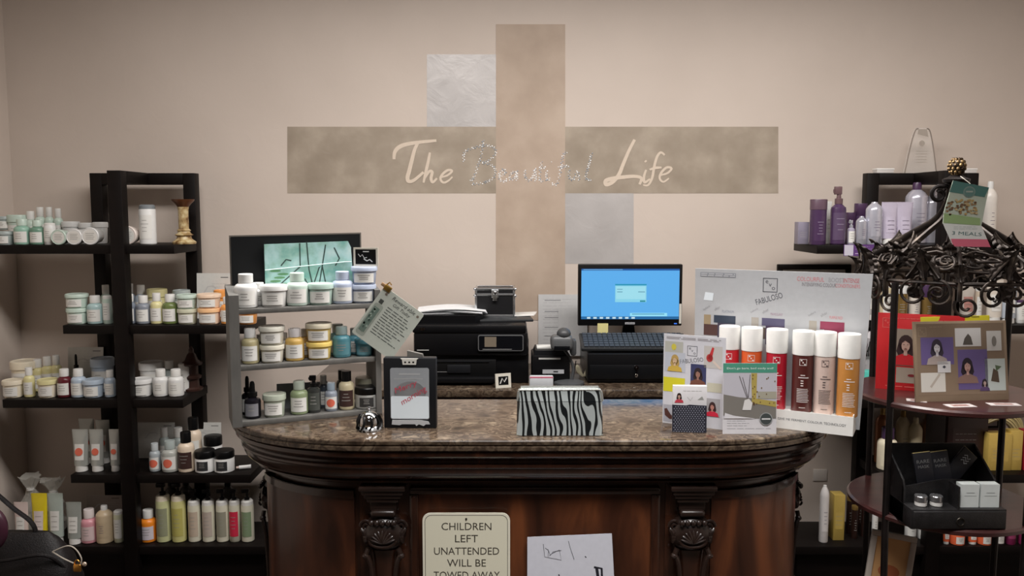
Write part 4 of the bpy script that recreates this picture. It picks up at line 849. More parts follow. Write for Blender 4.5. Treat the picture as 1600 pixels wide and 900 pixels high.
t = thing('glass_art_panel', 'teal and sage painted glass panel with branch lines before the black board', 'artwork', Rw((ax0+ax1)/2, py_-.03, RZ[2]), ra)
TEALM = ramp_mat('teal_sage_wash', 18, [(.32, (112, 168, 160)), (.45, (150, 190, 180)), (.55, (168, 206, 204)), (.7, (194, 218, 216))], rough=.25, coat=.3, detail=5)
H_ = az1-az0; b = MB(); b.plate([(-AW/2, 0), (AW/2+.004, 0), (AW/2+.004, H_*.5), (AW/2, H_*.9), (AW/2-.008, H_), (-AW/2, H_*.97)], 0, .012, TEALM); b.build('panel', t)
b = MB(); DG = M(58, 76, 72, .4, noise=0)
for st in ([(-.02, 1), (.0, .55), (.05, .22)], [(.05, .3), (.12, .58), (.155, .6), (.2, .25)], [(.155, .6), (.10, .18), (.02, .22)], [(-.05, .4), (.03, .15), (.08, .02)], [(-.1, .98), (-.1, .6), (-.35, .3)], [(.2, .95), (.155, .6)], [(.1, .05), (.22, .12)], [(.30, .9), (.36, .72), (.31, .6)], [(-.32, .62), (-.26, .72), (-.2, .7)]):
    b.line([(x*AW, z*H_) for x, z in st], .0035, DG, 1)
G2 = M(96, 146, 104, .4, noise=0)
for k in range(9): b.oval((-.34+.05*math.sin(k*2.1))*AW, (.10+.055*k)*H_, .016, .0035, G2, 1, 10)
b.rect(.31*AW, .44*AW, .38*H_, .5*H_, M(92, 160, 148, .4, noise=0), 1); b.build('branch_drawing', t)
b = MB(); b.tube([(-AW/2, -.003, .56*H_), (.42*AW, -.003, .66*H_), (.5*AW, -.003, .66*H_)], .0012, M(220, 240, 238, .3), 5); b.build('cord', t)
# rack products
GK = 'hair products on the grey rack'
def rrow(items, z, where, ly):
    for i, (kind, px, wp, hp, desc, kw) in enumerate(sorted(items, key=lambda q: q[1])):
        kw = dict(kw); l2 = ly+kw.pop('dy', 0); up = kw.pop('up', 0); lx = px_local(px, l2); P = Rw(lx, l2, z)
        den = P.y*CP+(EYE-P.z)*SP; sc = den/FPX
        product(kind, wp*sc, hp*sc, (P.x, P.y, P.z+up*sc), '%s, %s from left, %s' % (desc, ORD[i], where), GK, ra*.3, **kw)
MW = M(222, 222, 220, .4); BLU = M(176, 186, 206, .4); GW = M(196, 214, 204, .4)
rrow([('shampoo', 389, 35, 53, 'white bottle with wide cap', dict(c=MW, cap=MW)), ('tub', 432, 43, 34, 'white tub', dict(c=MW)), ('shampoo', 468, 34, 51, 'pale green bottle with wide cap', dict(c=GW, cap=GW)), ('tub', 504, 41, 33, 'pale green tub', dict(c=M(178, 202, 192, .4))),
      ('shampoo', 538, 33, 50, 'pale blue bottle with wide cap', dict(c=BLU, cap=BLU)), ('tub', 570, 40, 29, 'pale blue tub under another', dict(c=BLU))], RZ[2], 'front of grey rack top tier', .040)
rrow([('shampoo', 408, 26, 36, 'white bottle behind', dict(c=MW, cap=MW)), ('tub', 452, 30, 30, 'white tub behind', dict(c=MW)), ('tub', 572, 41, 27, 'pale blue upper tub', dict(c=BLU, up=29, dy=-.042))], RZ[2], 'back of grey rack top tier', .083)
rrow([('shampoo', 393, 27, 55, 'pale yellow bottle with white label', dict(c=M(176, 166, 128, .35), cap=MW)), ('tub', 427, 38, 28, 'cream lower tub', dict(c=M(214, 210, 194, .4))), ('shampoo', 462, 29, 50, 'golden bottle with white label', dict(c=M(206, 170, 96, .3), cap=M(208, 204, 204, .4))),
      ('tub', 500, 40, 27, 'yellow lower tub', dict(c=M(226, 198, 112, .35))), ('shampoo', 535, 28, 48, 'teal blue bottle', dict(c=M(84, 138, 150, .3), cap=M(150, 168, 166, .4), lab=M(96, 146, 156, .4))), ('tub', 570, 30, 26, 'teal blue tub', dict(c=M(96, 156, 172, .3), lab=M(110, 160, 172, .4)))], RZ[1], 'front of grey rack middle tier', .040)
rrow([('shampoo', 409, 18, 40, 'dark green small bottle behind', dict(c=M(74, 84, 62, .3))), ('tub', 427, 40, 28, 'cream upper tub', dict(c=M(214, 212, 200, .4), up=28, dy=-.042)), ('shampoo', 445, 18, 40, 'pale bottle behind', dict(c=MW)), ('shampoo', 478, 18, 44, 'amber bottle behind', dict(c=M(200, 160, 90, .3))), ('tub', 500, 41, 29, 'yellow upper tub with pale lid', dict(c=M(226, 200, 124, .35), lid=M(206, 198, 176, .4), up=27, dy=-.042)),
      ('shampoo', 529, 26, 48, 'teal bottle behind', dict(c=M(110, 150, 150, .3), cap=SG)), ('shampoo', 556, 24, 40, 'teal bottle behind', dict(c=M(96, 156, 172, .3), cap=SG))], RZ[1], 'back of grey rack middle tier', .083)
rrow([('dropper', 394, 25, 58, 'black dropper bottle', dict(c=M(26, 24, 30, .2), lab=M(132, 132, 138, .4))), ('tub', 428, 36, 35, 'grey green tub', dict(c=M(176, 184, 168, .4))), ('shampoo', 467, 27, 52, 'pale olive bottle with white label', dict(c=M(140, 154, 118, .3), cap=M(180, 190, 176, .35))),
      ('spray', 490, 21, 58, 'dark pump spray bottle', dict(c=M(56, 58, 56, .2), lab=M(80, 84, 80, .3))), ('shampoo', 517, 20, 44, 'small silver blue bottle with coral dot', dict(c=M(150, 158, 170, .3), cap=M(160, 176, 190, .25), dot=ORD_DOT, lines=0)), ('shampoo', 541, 24, 60, 'ivory bottle with black cap and label', dict(c=M(206, 194, 160, .35), cap=BLACK, lab=DKL)), ('jar', 573, 38, 34, 'clear jar with black lid', dict(c=M(180, 180, 176, .3), lab=M(60, 60, 60, .4)))], RZ[0], 'front of grey rack bottom tier', .040)
rrow([('dropper', 386, 18, 60, 'black dropper bottle behind', dict(c=M(26, 24, 30, .2))), ('shampoo', 505, 16, 50, 'dark blue grey bottle behind', dict(c=M(76, 84, 96, .3))), ('shampoo', 534, 18, 56, 'black capped bottle behind', dict(c=M(110, 104, 84, .3), cap=BLACK)), ('jar', 572, 34, 42, 'pale jar behind', dict(c=M(176, 172, 150, .35), lid=M(168, 164, 144, .4)))], RZ[0], 'back of grey rack bottom tier', .090)
x0 = px_local(432, .10); x1 = px_local(512, .10)
b = MB(); b.box(0, x1-x0, -.001, .001, 0, .075, M(140, 142, 146, .5)); P = Rw(x0, .112, RZ[0])
tag(b.build('information_card', None, P, (-.06, .03, ra)), 'grey card behind the bottles on the bottom tier of the grey rack', 'card')
# small framed sign on tub stack
lx = px_local(575, .04); P = Rw(lx, .04, RZ[2]); den = (P.y*CP+(EYE-P.z)*SP)/FPX; P.z += 56*den+.0005
fw = 39*den; fh = 29*den
t = thing('tiny_framed_sign', 'tiny cream framed black sign standing on the pale blue tubs', 'sign', P, -.12)
b = MB(); b.plate([(-fw/2, 0), (fw/2, 0), (fw/2, fh), (-fw/2, fh)], -.003, .003, M(206, 200, 186, .5)); b.build('frame', t)
b = MB(); b.yf = -.003; b.rect(-fw/2+.006, fw/2-.006, .006, fh-.005, BLACK, 1); WI = M(200, 200, 196, .5, noise=0); b.line([(-.022, .036), (-.016, .028), (-.01, .034), (-.004, .024), (.004, .026)], .002, WI, 2); b.line([(-.006, .022), (.004, .016), (.012, .020), (.02, .013)], .003, WI, 2); b.rect(-.008, .010, fh-.013, fh-.010, WI, 2); b.build('sign_face', t)
# clipped card
cy = 2.36; C0 = at(601, 447, cy); C1 = at(547, 517, cy); C2 = at(611, 561, cy); C3 = at(663, 492, cy)
vx = (C3-C0); wd = vx.length; hh = (C1-C0).length; an = math.atan2(vx.z, vx.x)
t = thing('clipped_price_card', 'grey green laminated price card tilted on a clip at the rack corner', 'card', C0)
t.rotation_euler = (0, -an, 0)
b = MB(); b.plate(rrect(0, wd, -hh, 0, .006), -.001, .001, M(192, 198, 188, .4)); b.build('card', t)
b = MB(); b.yf = -.001; DT = M(84, 88, 86, .5, noise=0)
b.plate(rrect(.006, .034, -hh+.008, -.05, .008), -.0013, -.001, M(156, 164, 154, .4)); b.yf = -.0014
b.rect(.010, .028, -hh+.02, -.062, M(104, 122, 112, .5, noise=0), 1); b.rect(.012, .024, -.048, -.035, M(70, 74, 70, .5, noise=0), 1)
rn = random.Random(8)
for k in range(14): b.oval(rn.uniform(.013, .025), -hh+.026+rn.random()*(hh-.094), .003, .004, M(150, 168, 156, .5, noise=0) if k % 2 else M(76, 92, 84, .5, noise=0), 2, 8)
b.text('Reward able', wd*.56, -.013, DT, width=wd*.56, height=.011, L=1, shear=.2); b.text('Gift Today', wd*.58, -.030, DT, width=wd*.42, height=.012, L=1, shear=.3)
for k in range(11): b.lines(.042, wd*.95, -.046-.0085*k, -.042-.0085*k, 1, DT, .0022, 1, .35)
for x in (.018, wd-.012): b.oval(x, -.016, .004, .004, M(120, 110, 100, .4, noise=0), 1)
b.build('printing', t)
b = MB(); b.box(.000, .022, -.006, .006, -.008, .008, M(176, 140, 70, .3, .8), .002); b.tube([(.002, 0, .006), (.006, -.004, .018), (.014, 0, .014)], .002, M(176, 140, 70, .3, .8), 6); b.box(-.012, .004, -.002, .004, -.004, .006, M(150, 120, 90, .4), .002); b.build('clip', t)
# black framed counter display
P = atz(641, 669, ZT); den = (P.y*CP+(EYE-P.z)*SP)/FPX; fw = 82*den; fh = 111*den
t = thing('chalk_frame_stand', 'black upright frame with grey sheet, painted white reflection and red Merry morning script', 'sign', P, -.03)
b = MB(); b.box(-fw/2, fw/2, 0, .030, 0, fh, M(24, 25, 28, .4), .003); b.build('frame', t)
b = MB(); b.plate(rrect(-fw*.37, fw*.37, fh*.13, fh*.86, .006), -.001, .001, M(150, 154, 158, .35)); b.yf = -.001
b.poly(rrect(-fw*.36, fw*.36, fh*.14, fh*.46, .004), M(226, 236, 242, .3, noise=0), 1)  # white lower area is a reflection painted onto the grey sheet
b.oval(0, fh*.50, fw*.30, fh*.17, M(168, 170, 172, .4, noise=0), 0, 24)
RS = M(196, 80, 96, .5, noise=0)
b.text('Merry', -fw*.07, fh*.585, RS, width=fw*.46, height=fh*.10, L=3, ang=.38, shear=.2); b.text('morning', fw*.08, fh*.46, RS, width=fw*.56, height=fh*.10, L=3, ang=.55, shear=.2)
b.rect(-fw*.2, fw*.2, fh*.76, fh*.785, M(170, 172, 174, .5, noise=0), 1); b.rect(-fw*.3, fw*.25, fh*.70, fh*.715, M(164, 166, 168, .5, noise=0), 1); b.build('sheet', t)
b = MB(); b.plate([(-.018, fh-.018), (.018, fh-.018), (.020, fh-.004), (.024, fh-.001), (-.024, fh-.001), (-.020, fh-.004)], -.004, .0, M(206, 204, 196, .5)); b.yf = -.004
for x in (-.011, 0, .011): b.oval(x, fh-.011, .003, .0025, BLACK, 1, 10)
b.build('skull_trim', t)
b = MB(); b.plate([(-fw*.35, fh*.055), (-fw*.2, fh*.045), (-fw*.15, fh*.06), (fw*.1, fh*.06), (fw*.12, fh*.035), (fw*.17, fh*.06), (fw*.26, fh*.035), (fw*.3, fh*.06), (fw*.38, fh*.06), (fw*.35, fh*.10), (fw*.2, fh*.12), (-fw*.34, fh*.115)], -.003, 0, M(196, 198, 200, .35, .2)); b.build('silver_banner', t)
b = MB(); b.plate([(-.008, fh-.002), (.036, fh-.002), (.034, fh+.008), (-.008, fh+.018)], .012, .026, M(96, 94, 90, .6)); b.build('easel_tab', t)
# chrome bell
P = atz(577, 671, ZT); t = thing('service_bell', 'shiny silver and black patterned dome bell beside the black upright frame', 'bell', P)
CB = ramp_mat('silver_black_pattern', 90, [(.45, (16, 16, 18)), (.52, (220, 222, 224))], rough=.12, metal=.7, detail=1)
MB().lathe([(.033, 0), (.034, .004), (.030, .012), (.026, .016)], CB, 24).build('base', t); MB().lathe([(.030, .014), (.031, .020), (.028, .034), (.019, .046), (.008, .052), (.002, .053)], M(206, 208, 210, .08, 1), 26).build('dome', t)
b = MB()
for k in range(9):
    a_ = k*.7; b.tube(smooth([(.034*math.cos(a_), .034*math.sin(a_), .006), (.0335*math.cos(a_+.25), .0335*math.sin(a_+.25), .022), (.026*math.cos(a_+.1), .026*math.sin(a_+.1), .041)], 4), [.003]*9, BLACK, 6)
b.build('black_stripes', t)
MB().lathe([(.004, .052), (.004, .057), (.006, .059), (.006, .062), (.002, .064)], CHROME, 14).build('knob', t)
# zebra clutch
P = atz(875, 682, ZT); den = (P.y*CP+(EYE-P.z)*SP)/FPX; cw2 = 136*den; ch = 74*den
ZB = bpy.data.materials.new('zebra_foil'); ZB.use_nodes = True; nt = ZB.node_tree; pr = nt.nodes['Principled BSDF']
tc = nt.nodes.new('ShaderNodeTexCoord'); mp = nt.nodes.new('ShaderNodeMapping'); mp.inputs['Scale'].default_value = (1, .3, .34); mp.inputs['Rotation'].default_value = (0, .30, 0)
wv = nt.nodes.new('ShaderNodeTexWave'); wv.inputs['Scale'].default_value = 21; wv.inputs['Distortion'].default_value = 13; wv.inputs['Detail'].default_value = 1.0; wv.inputs['Detail Scale'].default_value = 1.1
cr_ = nt.nodes.new('ShaderNodeValToRGB'); cr_.color_ramp.elements[0].position = .40; cr_.color_ramp.elements[0].color = (.012, .014, .015, 1); cr_.color_ramp.elements[1].position = .47; cr_.color_ramp.elements[1].color = (.42, .46, .455, 1)
nt.links.new(tc.outputs['Object'], mp.inputs['Vector']); nt.links.new(mp.outputs['Vector'], wv.inputs['Vector']); nt.links.new(wv.outputs['Fac'], cr_.inputs['Fac']); nt.links.new(cr_.outputs['Color'], pr.inputs['Base Color'])
pr.inputs['Roughness'].default_value = .22; pr.inputs['Metallic'].default_value = .25; pr.inputs['Coat Weight'].default_value = .6
t = thing('zebra_clutch', 'silver and black zebra striped clutch purse standing on the marble counter', 'purse', (P.x, P.y+.0, ZT))
def wedge(z0, z1, w0, w1, d0, d1, m):
    bb = MB(); n = 8; V = []
    for z, w_, d_ in ((z0, w0, d0), (z1, w1, d1)):
        for x, y in rrect(-w_/2, w_/2, -d_/2, d_/2, min(.012, d_*.45)): V.append((x, y+.028, z))
    k = len(V)//2; bb.add(V, [(i, (i+1) % k, (i+1) % k+k, i+k) for i in range(k)]+[tuple(range(k))[::-1], tuple(range(k, 2*k))], m); return bb
wedge(0.002, ch*.72, cw2, cw2*.985, .052, .034, ZB).build('body', t)
wedge(ch*.73, ch*.965, cw2*.985, cw2*.955, .034, .022, ZB).build('flap', t)
b = MB(); FR = M(190, 194, 190, .2, .8)
b.tube([(-cw2*.49, .012, ch*.74), (-cw2*.478, .016, ch*.93), (-cw2*.46, .018, ch*.97), (cw2*.46, .018, ch*.97), (cw2*.478, .016, ch*.93), (cw2*.49, .012, ch*.74)], .0030, FR, 8)
b.tube([(-cw2*.45, .03, ch*1.0), (cw2*.45, .03, ch*1.0)], .0045, FR, 8); b.box(-cw2*.47, cw2*.47, .018, .034, ch*.955, ch*.985, FR, .002)
b.box(-cw2*.5, cw2*.5, .004, .052, 0, .004, FR, .001); b.build('metal_frame', t)

# ---------------------------------------------------------------- fabuloso display board with six bottles
A2 = atz(1332, 682, ZT); B2 = atz(1213, 668, ZT); d = Vector((A2.x-B2.x, A2.y-B2.y)); ea = math.atan2(d.y, d.x); e2 = (math.cos(ea), math.sin(ea)); n2 = (-math.sin(ea), math.cos(ea))
TD = .078; BR = (A2.x+n2[0]*TD, A2.y+n2[1]*TD)
lft = col_on(1085, BR, e2); WB = -lft[2]; HB = at(1355, 428, BR[1]).z-ZT
def D2(lx, ly, lz=0): return Vector((BR[0]+lx*e2[0]+ly*n2[0], BR[1]+lx*e2[1]+ly*n2[1], ZT+lz))    # lx <=0 leftwards, ly toward the wall
t = thing('product_display_board', 'large white FABULOSO display board with front tray on the right of the counter', 'display stand', D2(0, 0), ea)
BW = M(180, 182, 185, .4)
b = MB(); b.plate([(-WB, 0), (.010, 0), (.028, HB), (-WB-.004, HB)], 0, .006, BW); b.build('back_board', t)
b = MB(); DTX = M(96, 98, 104, .5, noise=0); PKX = M(206, 130, 134, .5, noise=0)
def logo(b, cx, cz, s, m, L=1):
    for x0, x1, z0, z1 in ((-s, s, s-.05*s*2, s), (-s, s, -s, -s+.1*s), (-s, -s+.1*s, -s, s), (s-.1*s, s, -s, s)): b.rect(cx+x0, cx+x1, cz+z0, cz+z1, m, L)
    for ch_, k in (('e', -1), ('v', 0), ('o', 1)): b.text(ch_, cx+k*s*.45, cz-k*s*.45, m, height=s*.42, L=L)
W = WB; H = HB
b.rect(-W*.975, -W*.745, H*.945, H*.975, M(140, 143, 150, .5, noise=0), 1); b.lines(-W*.97, -W*.75, H*.948, H*.972, 2, M(190, 192, 196, .5, noise=0), .003, 2, 0)
logo(b, -W*.53, H*.905, .020, DTX)
b.text('FABULOSO', -W*.535, H*.815, DTX, width=W*.17, height=.016, L=1, ang=.33)
b.text('COLOURFUL', -W*.29, H*.955, PKX, width=W*.16, height=.012); b.text('BOOST', -W*.14, H*.955, M(160, 160, 164, .5, noise=0), width=W*.09, height=.012); b.text('INTENSE', -W*.055, H*.955, M(196, 110, 116, .5, noise=0), width=W*.09, height=.012)
b.text('INTENSIFYING COLOUR', -W*.24, H*.92, M(130, 126, 130, .5, noise=0), width=W*.20, height=.010); b.text('CONDITIONERS', -W*.075, H*.92, PKX, width=W*.14, height=.010)
def swatch(x, z, cols, hd, hm):
    b.text(hd, x+W*.155, z+.012, hm, width=W*.075, height=.008)
    b.text('before', x+W*.015, z+.020, M(150, 150, 154, .5, noise=0), width=.022, ang=.6); b.text('after', x+W*.085, z+.020, M(150, 150, 154, .5, noise=0), width=.020, ang=.6)
    b.rect(x, x+W*.045, z-.028, z, M(*cols[0], .5, noise=0)); b.rect(x+W*.065, x+W*.205, z-.022, z, M(*cols[1], .5, noise=0)); b.rect(x, x+W*.09, z-.06, z-.028, M(*cols[2], .5, noise=0)); b.rect(x+W*.09, x+W*.205, z-.075, z-.022, M(*cols[3], .5, noise=0))
zz = H*.685
swatch(-W*.945, zz-.0, ((160, 142, 112), (52, 62, 78), (84, 58, 54), (70, 66, 84)), 'PLATINUM', M(140, 146, 158, .5, noise=0))
swatch(-W*.64, zz-.0, ((164, 158, 150), (88, 84, 112), (92, 78, 70), (76, 58, 84)), 'MAHOGANY', M(160, 130, 150, .5, noise=0))
swatch(-W*.29, zz-.0, ((168, 162, 152), (140, 56, 82), (120, 70, 60), (128, 46, 72)), 'PURPLE RED', PKX)
b.poly([(-W*.95, H*.785), (-W*.89, H*.782), (-W*.885, H*.835), (-W*.94, H*.84)], M(226, 234, 240, .2, noise=0), 1)  # pale patch is a gleam painted on the board, not print
b.build('printed_graphics', t)
b = MB(); TH = .052; b.box(-W+.02, -.001, -TD, -.001, 0, TH-.006, WHITE, .001); b.plate([(-W+.015, 0), (.0, 0), (.0, TH), (-W+.015, TH)], -TD-.0015, -TD, WHITE)
b.box(-.001, .001, -TD, 0, 0, TH+.004, WHITE); b.yf = -TD-.0015
b.text('GIVE ME FERMENT COLOUR', -W*.30, TH*.52, DTX, width=W*.26, height=.0062); b.text('TECHNOLOGY', -W*.10, TH*.52, M(70, 72, 78, .5, noise=0), width=W*.125, height=.0068); b.build('tray', t)
def evo_tube(w_, h_, c, wt):
    r = w_/2; b = MB().lathe([(r*.92, 0), (r*.95, .003), (r*.95, h_*.705)], c, 28)
    l = MB().lathe([(r*.96, h_*.705), (r*1.0, h_*.71), (r*1.0, h_*.985), (r*.97, h_*.998), (r*.93, h_), (r*.9, h_*.99)], WHITE, 30)
    p = MB(); E = .0006
    def arc(z0, z1, a0, a1): p.loft([(z0, r*.95+E, r*.95+E, 2), (z1, r*.95+E, r*.95+E, 2)], wt, 5, (0, 0, 0), math.radians(-90+a0), math.radians(-90+a1))
    for z0, z1, a0, a1 in ((.585, .59, -14, 22), (.66, .665, -14, 22), (.585, .665, -15, -13), (.585, .665, 21, 23), (.64, .655, -9, -1), (.615, .630, 0, 7), (.592, .607, 9, 18), (.46, .47, -8, 16), (.43, .44, -20, 36)): arc(h_*z0, h_*z1, a0, a1)
    for k in range(3): arc(h_*(.33+.03*k), h_*(.342+.03*k), -6, 8)
    for k in range(9): arc(h_*(.13+.020*k), h_*(.137+.020*k), -26, random.uniform(28, 42))
    arc(h_*.06, h_*.067, -12, 22)
    return [('bottle_body', b), ('cap', l), ('printed_text', p)]
TC = [((196, 40, 52), 'scarlet red'), ((216, 96, 48), 'bright orange'), ((178, 30, 48), 'crimson red'), ((84, 40, 36), 'dark maroon'), ((206, 184, 174), 'pale pinkish beige'), ((188, 128, 62), 'amber brown')]
for (px, (rgb, nm)) in zip((1138, 1173, 1212, 1253, 1287, 1324), TC):
    ly = -TD*.52 if px != 1287 else -TD*.52+.006; P0 = D2(0, ly); s = col_on(px, (P0.x, P0.y), e2)[2]; P = D2(s, ly, TH-.006)
    q = thing('conditioner_bottle', nm+' colour conditioner bottle with tall white cap in the display tray', 'bottle', P, ea+.1, 'six colour conditioner bottles')
    for n_, mb in evo_tube(.058, .222, M(*rgb, .3), M(228, 222, 218, .5, noise=0) if nm[0] != 'p' else M(92, 80, 78, .5, noise=0)): mb.build(n_, q)

# smaller leaflet boards
def person(b, x, z, s, hair, skin, top, L=2):
    b.oval(x, z+s*.66, s*.21, s*.28, M(*hair, .6, noise=0), L, 14); b.poly([(x-s*.21, z+s*.66), (x-s*.26, z+s*.42), (x-s*.19, z+s*.28), (x-s*.08, z+s*.36), (x+s*.08, z+s*.36), (x+s*.19, z+s*.28), (x+s*.26, z+s*.42), (x+s*.21, z+s*.66)], M(*hair, .6, noise=0), L)
    b.poly([(x-s*.42, z), (x-s*.36, z+s*.22), (x-s*.1, z+s*.34), (x+s*.1, z+s*.34), (x+s*.36, z+s*.22), (x+s*.42, z)], M(*top, .6, noise=0), L+1)
    b.rect(x-s*.05, x+s*.05, z+s*.30, z+s*.5, M(*skin, .6, noise=0), L+2); b.oval(x, z+s*.60, s*.12, s*.18, M(*skin, .6, noise=0), L+2, 12); b.rect(x-s*.035, x+s*.035, z+s*.50, z+s*.515, M(140, 60, 56, .6, noise=0), L+3); b.poly([(x-s*.13, z+s*.66), (x-s*.02, z+s*.76), (x+s*.13, z+s*.66), (x+s*.10, z+s*.80), (x-s*.10, z+s*.80)], M(*hair, .6, noise=0), L+3); b.rect(x-s*.075, x-s*.03, z+s*.625, z+s*.64, M(60, 44, 42, .6, noise=0), L+3); b.rect(x+s*.03, x+s*.075, z+s*.625, z+s*.64, M(60, 44, 42, .6, noise=0), L+3)
A3 = atz(1035, 660, ZT); B3 = atz(1131, 672, ZT); L3 = math.hypot(B3.x-A3.x, B3.y-A3.y); a3 = math.atan2(B3.y-A3.y, B3.x-A3.x); H3 = at(1036, 521, A3.y).z-ZT
t = thing('leaflet_board', 'small white FABULOSO leaflet board with fashion pictures left of the display', 'leaflet stand', A3, a3)
b = MB(); b.box(0, L3, 0, .002, 0, H3, M(200, 200, 206, .45)); b.box(.02, L3-.02, .002, .05, 0, .002, M(196, 196, 200, .5)); b.build('board', t); b = MB(); b.yf = 0
C_ = lambda *c: M(*c, .6, noise=0)
b.lines(.008, L3-.008, H3*.945, H3*.975, 2, C_(150, 146, 150), .0022, 1, .1)
b.rect(.004, L3*.32, H3*.80, H3*.92, C_(172, 172, 164)); b.oval(L3*.17, H3*.86, .007, .009, C_(196, 184, 70), 2)
logo(b, L3*.47, H3*.83, .014, DTX); b.text('FABULOSO', L3*.46, H3*.725, DTX, width=L3*.38, height=.012, ang=.18)
b.rect(L3*.66, L3*.95, H3*.66, H3*.90, C_(186, 182, 178)); b.poly([(L3*.72, H3*.76), (L3*.78, H3*.74), (L3*.82, H3*.88), (L3*.79, H3*.89)], C_(190, 48, 50), 2); b.oval(L3*.75, H3*.77, .009, .011, C_(172, 52, 50), 2); b.line([(L3*.80, H3*.74), (L3*.93, H3*.66)], .006, C_(206, 190, 178), 2)
b.rect(.004, L3*.36, H3*.585, H3*.80, C_(180, 184, 194)); person(b, L3*.19, H3*.59, H3*.20, (176, 146, 84), (206, 176, 140), (196, 164, 70))
b.rect(L3*.45, L3*.70, H3*.45, H3*.69, C_(50, 54, 92)); person(b, L3*.57, H3*.455, H3*.21, (40, 26, 30), (150, 110, 96), (110, 66, 52))
b.rect(.001, L3*.36, H3*.36, H3*.52, C_(206, 198, 40)); b.rect(L3*.72, L3*.95, H3*.40, H3*.50, C_(190, 186, 166)); b.rect(.002, L3*.30, H3*.02, H3*.21, C_(160, 160, 168)); b.poly([(L3*.03, H3*.16), (L3*.07, H3*.17), (L3*.14, H3*.10), (L3*.25, H3*.06), (L3*.12, H3*.05), (L3*.04, H3*.09)], C_(74, 40, 34), 2)
b.rect(L3*.68, L3*.93, H3*.13, H3*.33, C_(160, 158, 160)); person(b, L3*.81, H3*.135, H3*.17, (60, 34, 34), (186, 130, 116), (196, 32, 60)); b.build('printed_graphics', t)
P = atz(1077, 676, ZT); den = (P.y*CP+(EYE-P.z)*SP)/FPX; w_ = 52*den; h_ = 74*den
t = thing('pocket_booklet', 'small booklet with dark dotted pocket before the leaflet board', 'booklet', P, -.06)
b = MB(); b.box(-w_/2, w_/2, .002, .016, 0, h_, M(206, 204, 206, .5), .001); b.yf = .002; person(b, -w_*.32, h_*.64, h_*.22, (50, 30, 30), (196, 160, 140), (190, 60, 76)); b.lines(-w_*.2, w_*.4, h_*.86, h_*.92, 1, LGREY, .0015); b.line([(-w_*.08, h_*.76), (w_*.02, h_*.68), (w_*.08, h_*.76)], .001, GREY); b.poly([(w_*.22, h_*.70), (w_*.42, h_*.70), (w_*.36, h_*.78)], C_(150, 150, 146)); b.build('cover', t)
b = MB(); ph_ = h_*.60; b.plate([(-w_*.51, .002), (w_*.51, 0), (w_*.5, ph_*.97), (w_*.1, ph_*.99), (0, ph_), (-w_*.1, ph_*.97), (-w_*.52, ph_*.99)], 0, .003, M(32, 34, 48, .6)); b.yf = 0
for j in range(14):
    for i in range(12): b.oval(-w_*.46+(i+.5*(j % 2))*w_*.078, ph_*(.04+.068*j), .0016, .0016, C_(150, 152, 164), 1, 6)
b.build('dotted_pocket', t)
P = atz(1171, 678, ZT); den = (P.y*CP+(EYE-P.z)*SP)/FPX; w_ = 84*den; h_ = 111*den
t = thing('counter_flyer', 'white flyer with green banner and plant photo before the red bottle', 'flyer', P, .0, None, -.06)
b = MB(); b.box(-w_/2, w_/2, 0, .0015, 0, h_, M(206, 204, 208, .5)); b.build('sheet', t); b = MB()
b.rect(-w_/2, w_/2, h_*.865, h_, C_(72, 142, 120)); b.text('Don\'t go bare, bed easily and!', 0, h_*.925, C_(224, 234, 230), width=w_*.86, height=.007, L=2)
b.rect(-w_*.49, w_*.49, h_*.22, h_*.86, C_(184, 182, 190)); b.poly([(-w_*.49, h_*.56), (-w_*.2, h_*.52), (w_*.12, h_*.50), (w_*.49, h_*.40), (w_*.49, h_*.22), (-w_*.1, h_*.22), (-w_*.49, h_*.26)], C_(118, 114, 108), 2)
b.poly([(w_*.02, h_*.86), (w_*.13, h_*.86), (w_*.12, h_*.5), (w_*.49, h_*.46), (w_*.49, h_*.38), (w_*.04, h_*.44)], C_(168, 150, 78), 3); b.rect(w_*.14, w_*.49, h_*.50, h_*.60, C_(160, 156, 140), 3)
rn = random.Random(4)
for k in range(30): b.oval(rn.choice([rn.uniform(.04, .11), rn.uniform(.04, .46)])*w_, h_*(rn.uniform(.5, .85) if k < 14 else rn.uniform(.41, .45)), .0018, .0024, C_(110, 84, 52), 4, 6)
for st in ([(-.2, .82), (-.05, .50)], [(-.14, .80), (-.04, .52)], [(.0, .84), (-.03, .52)]): b.line([(x*w_, z*h_) for x, z in st], .0016, C_(90, 84, 86), 4)
b.poly([(-w_*.14, h_*.34), (w_*.02, h_*.34), (w_*.05, h_*.44), (-w_*.02, h_*.50), (-w_*.10, h_*.48)], C_(210, 208, 206), 5)
b.poly([(-w_*.48, h_*.22), (-w_*.46, h_*.30), (-w_*.3, h_*.26), (-w_*.1, h_*.24), (w_*.1, h_*.22)], C_(206, 204, 208), 5)
b.oval(w_*.30, h_*.215, w_*.12, w_*.12, C_(150, 152, 152), 6, 20); b.oval(w_*.30, h_*.215, w_*.105, w_*.105, C_(60, 66, 66), 7, 20); b.rect(w_*.22, w_*.38, h_*.205, h_*.225, C_(206, 206, 206), 8)
b.lines(-w_*.42, w_*.0, h_*.10, h_*.20, 3, C_(150, 150, 154), .0012, 1, .3); b.lines(-w_*.42, w_*.42, h_*.06, h_*.09, 1, C_(150, 150, 154), .0012, 1, .05); b.build('printed_graphics', t)
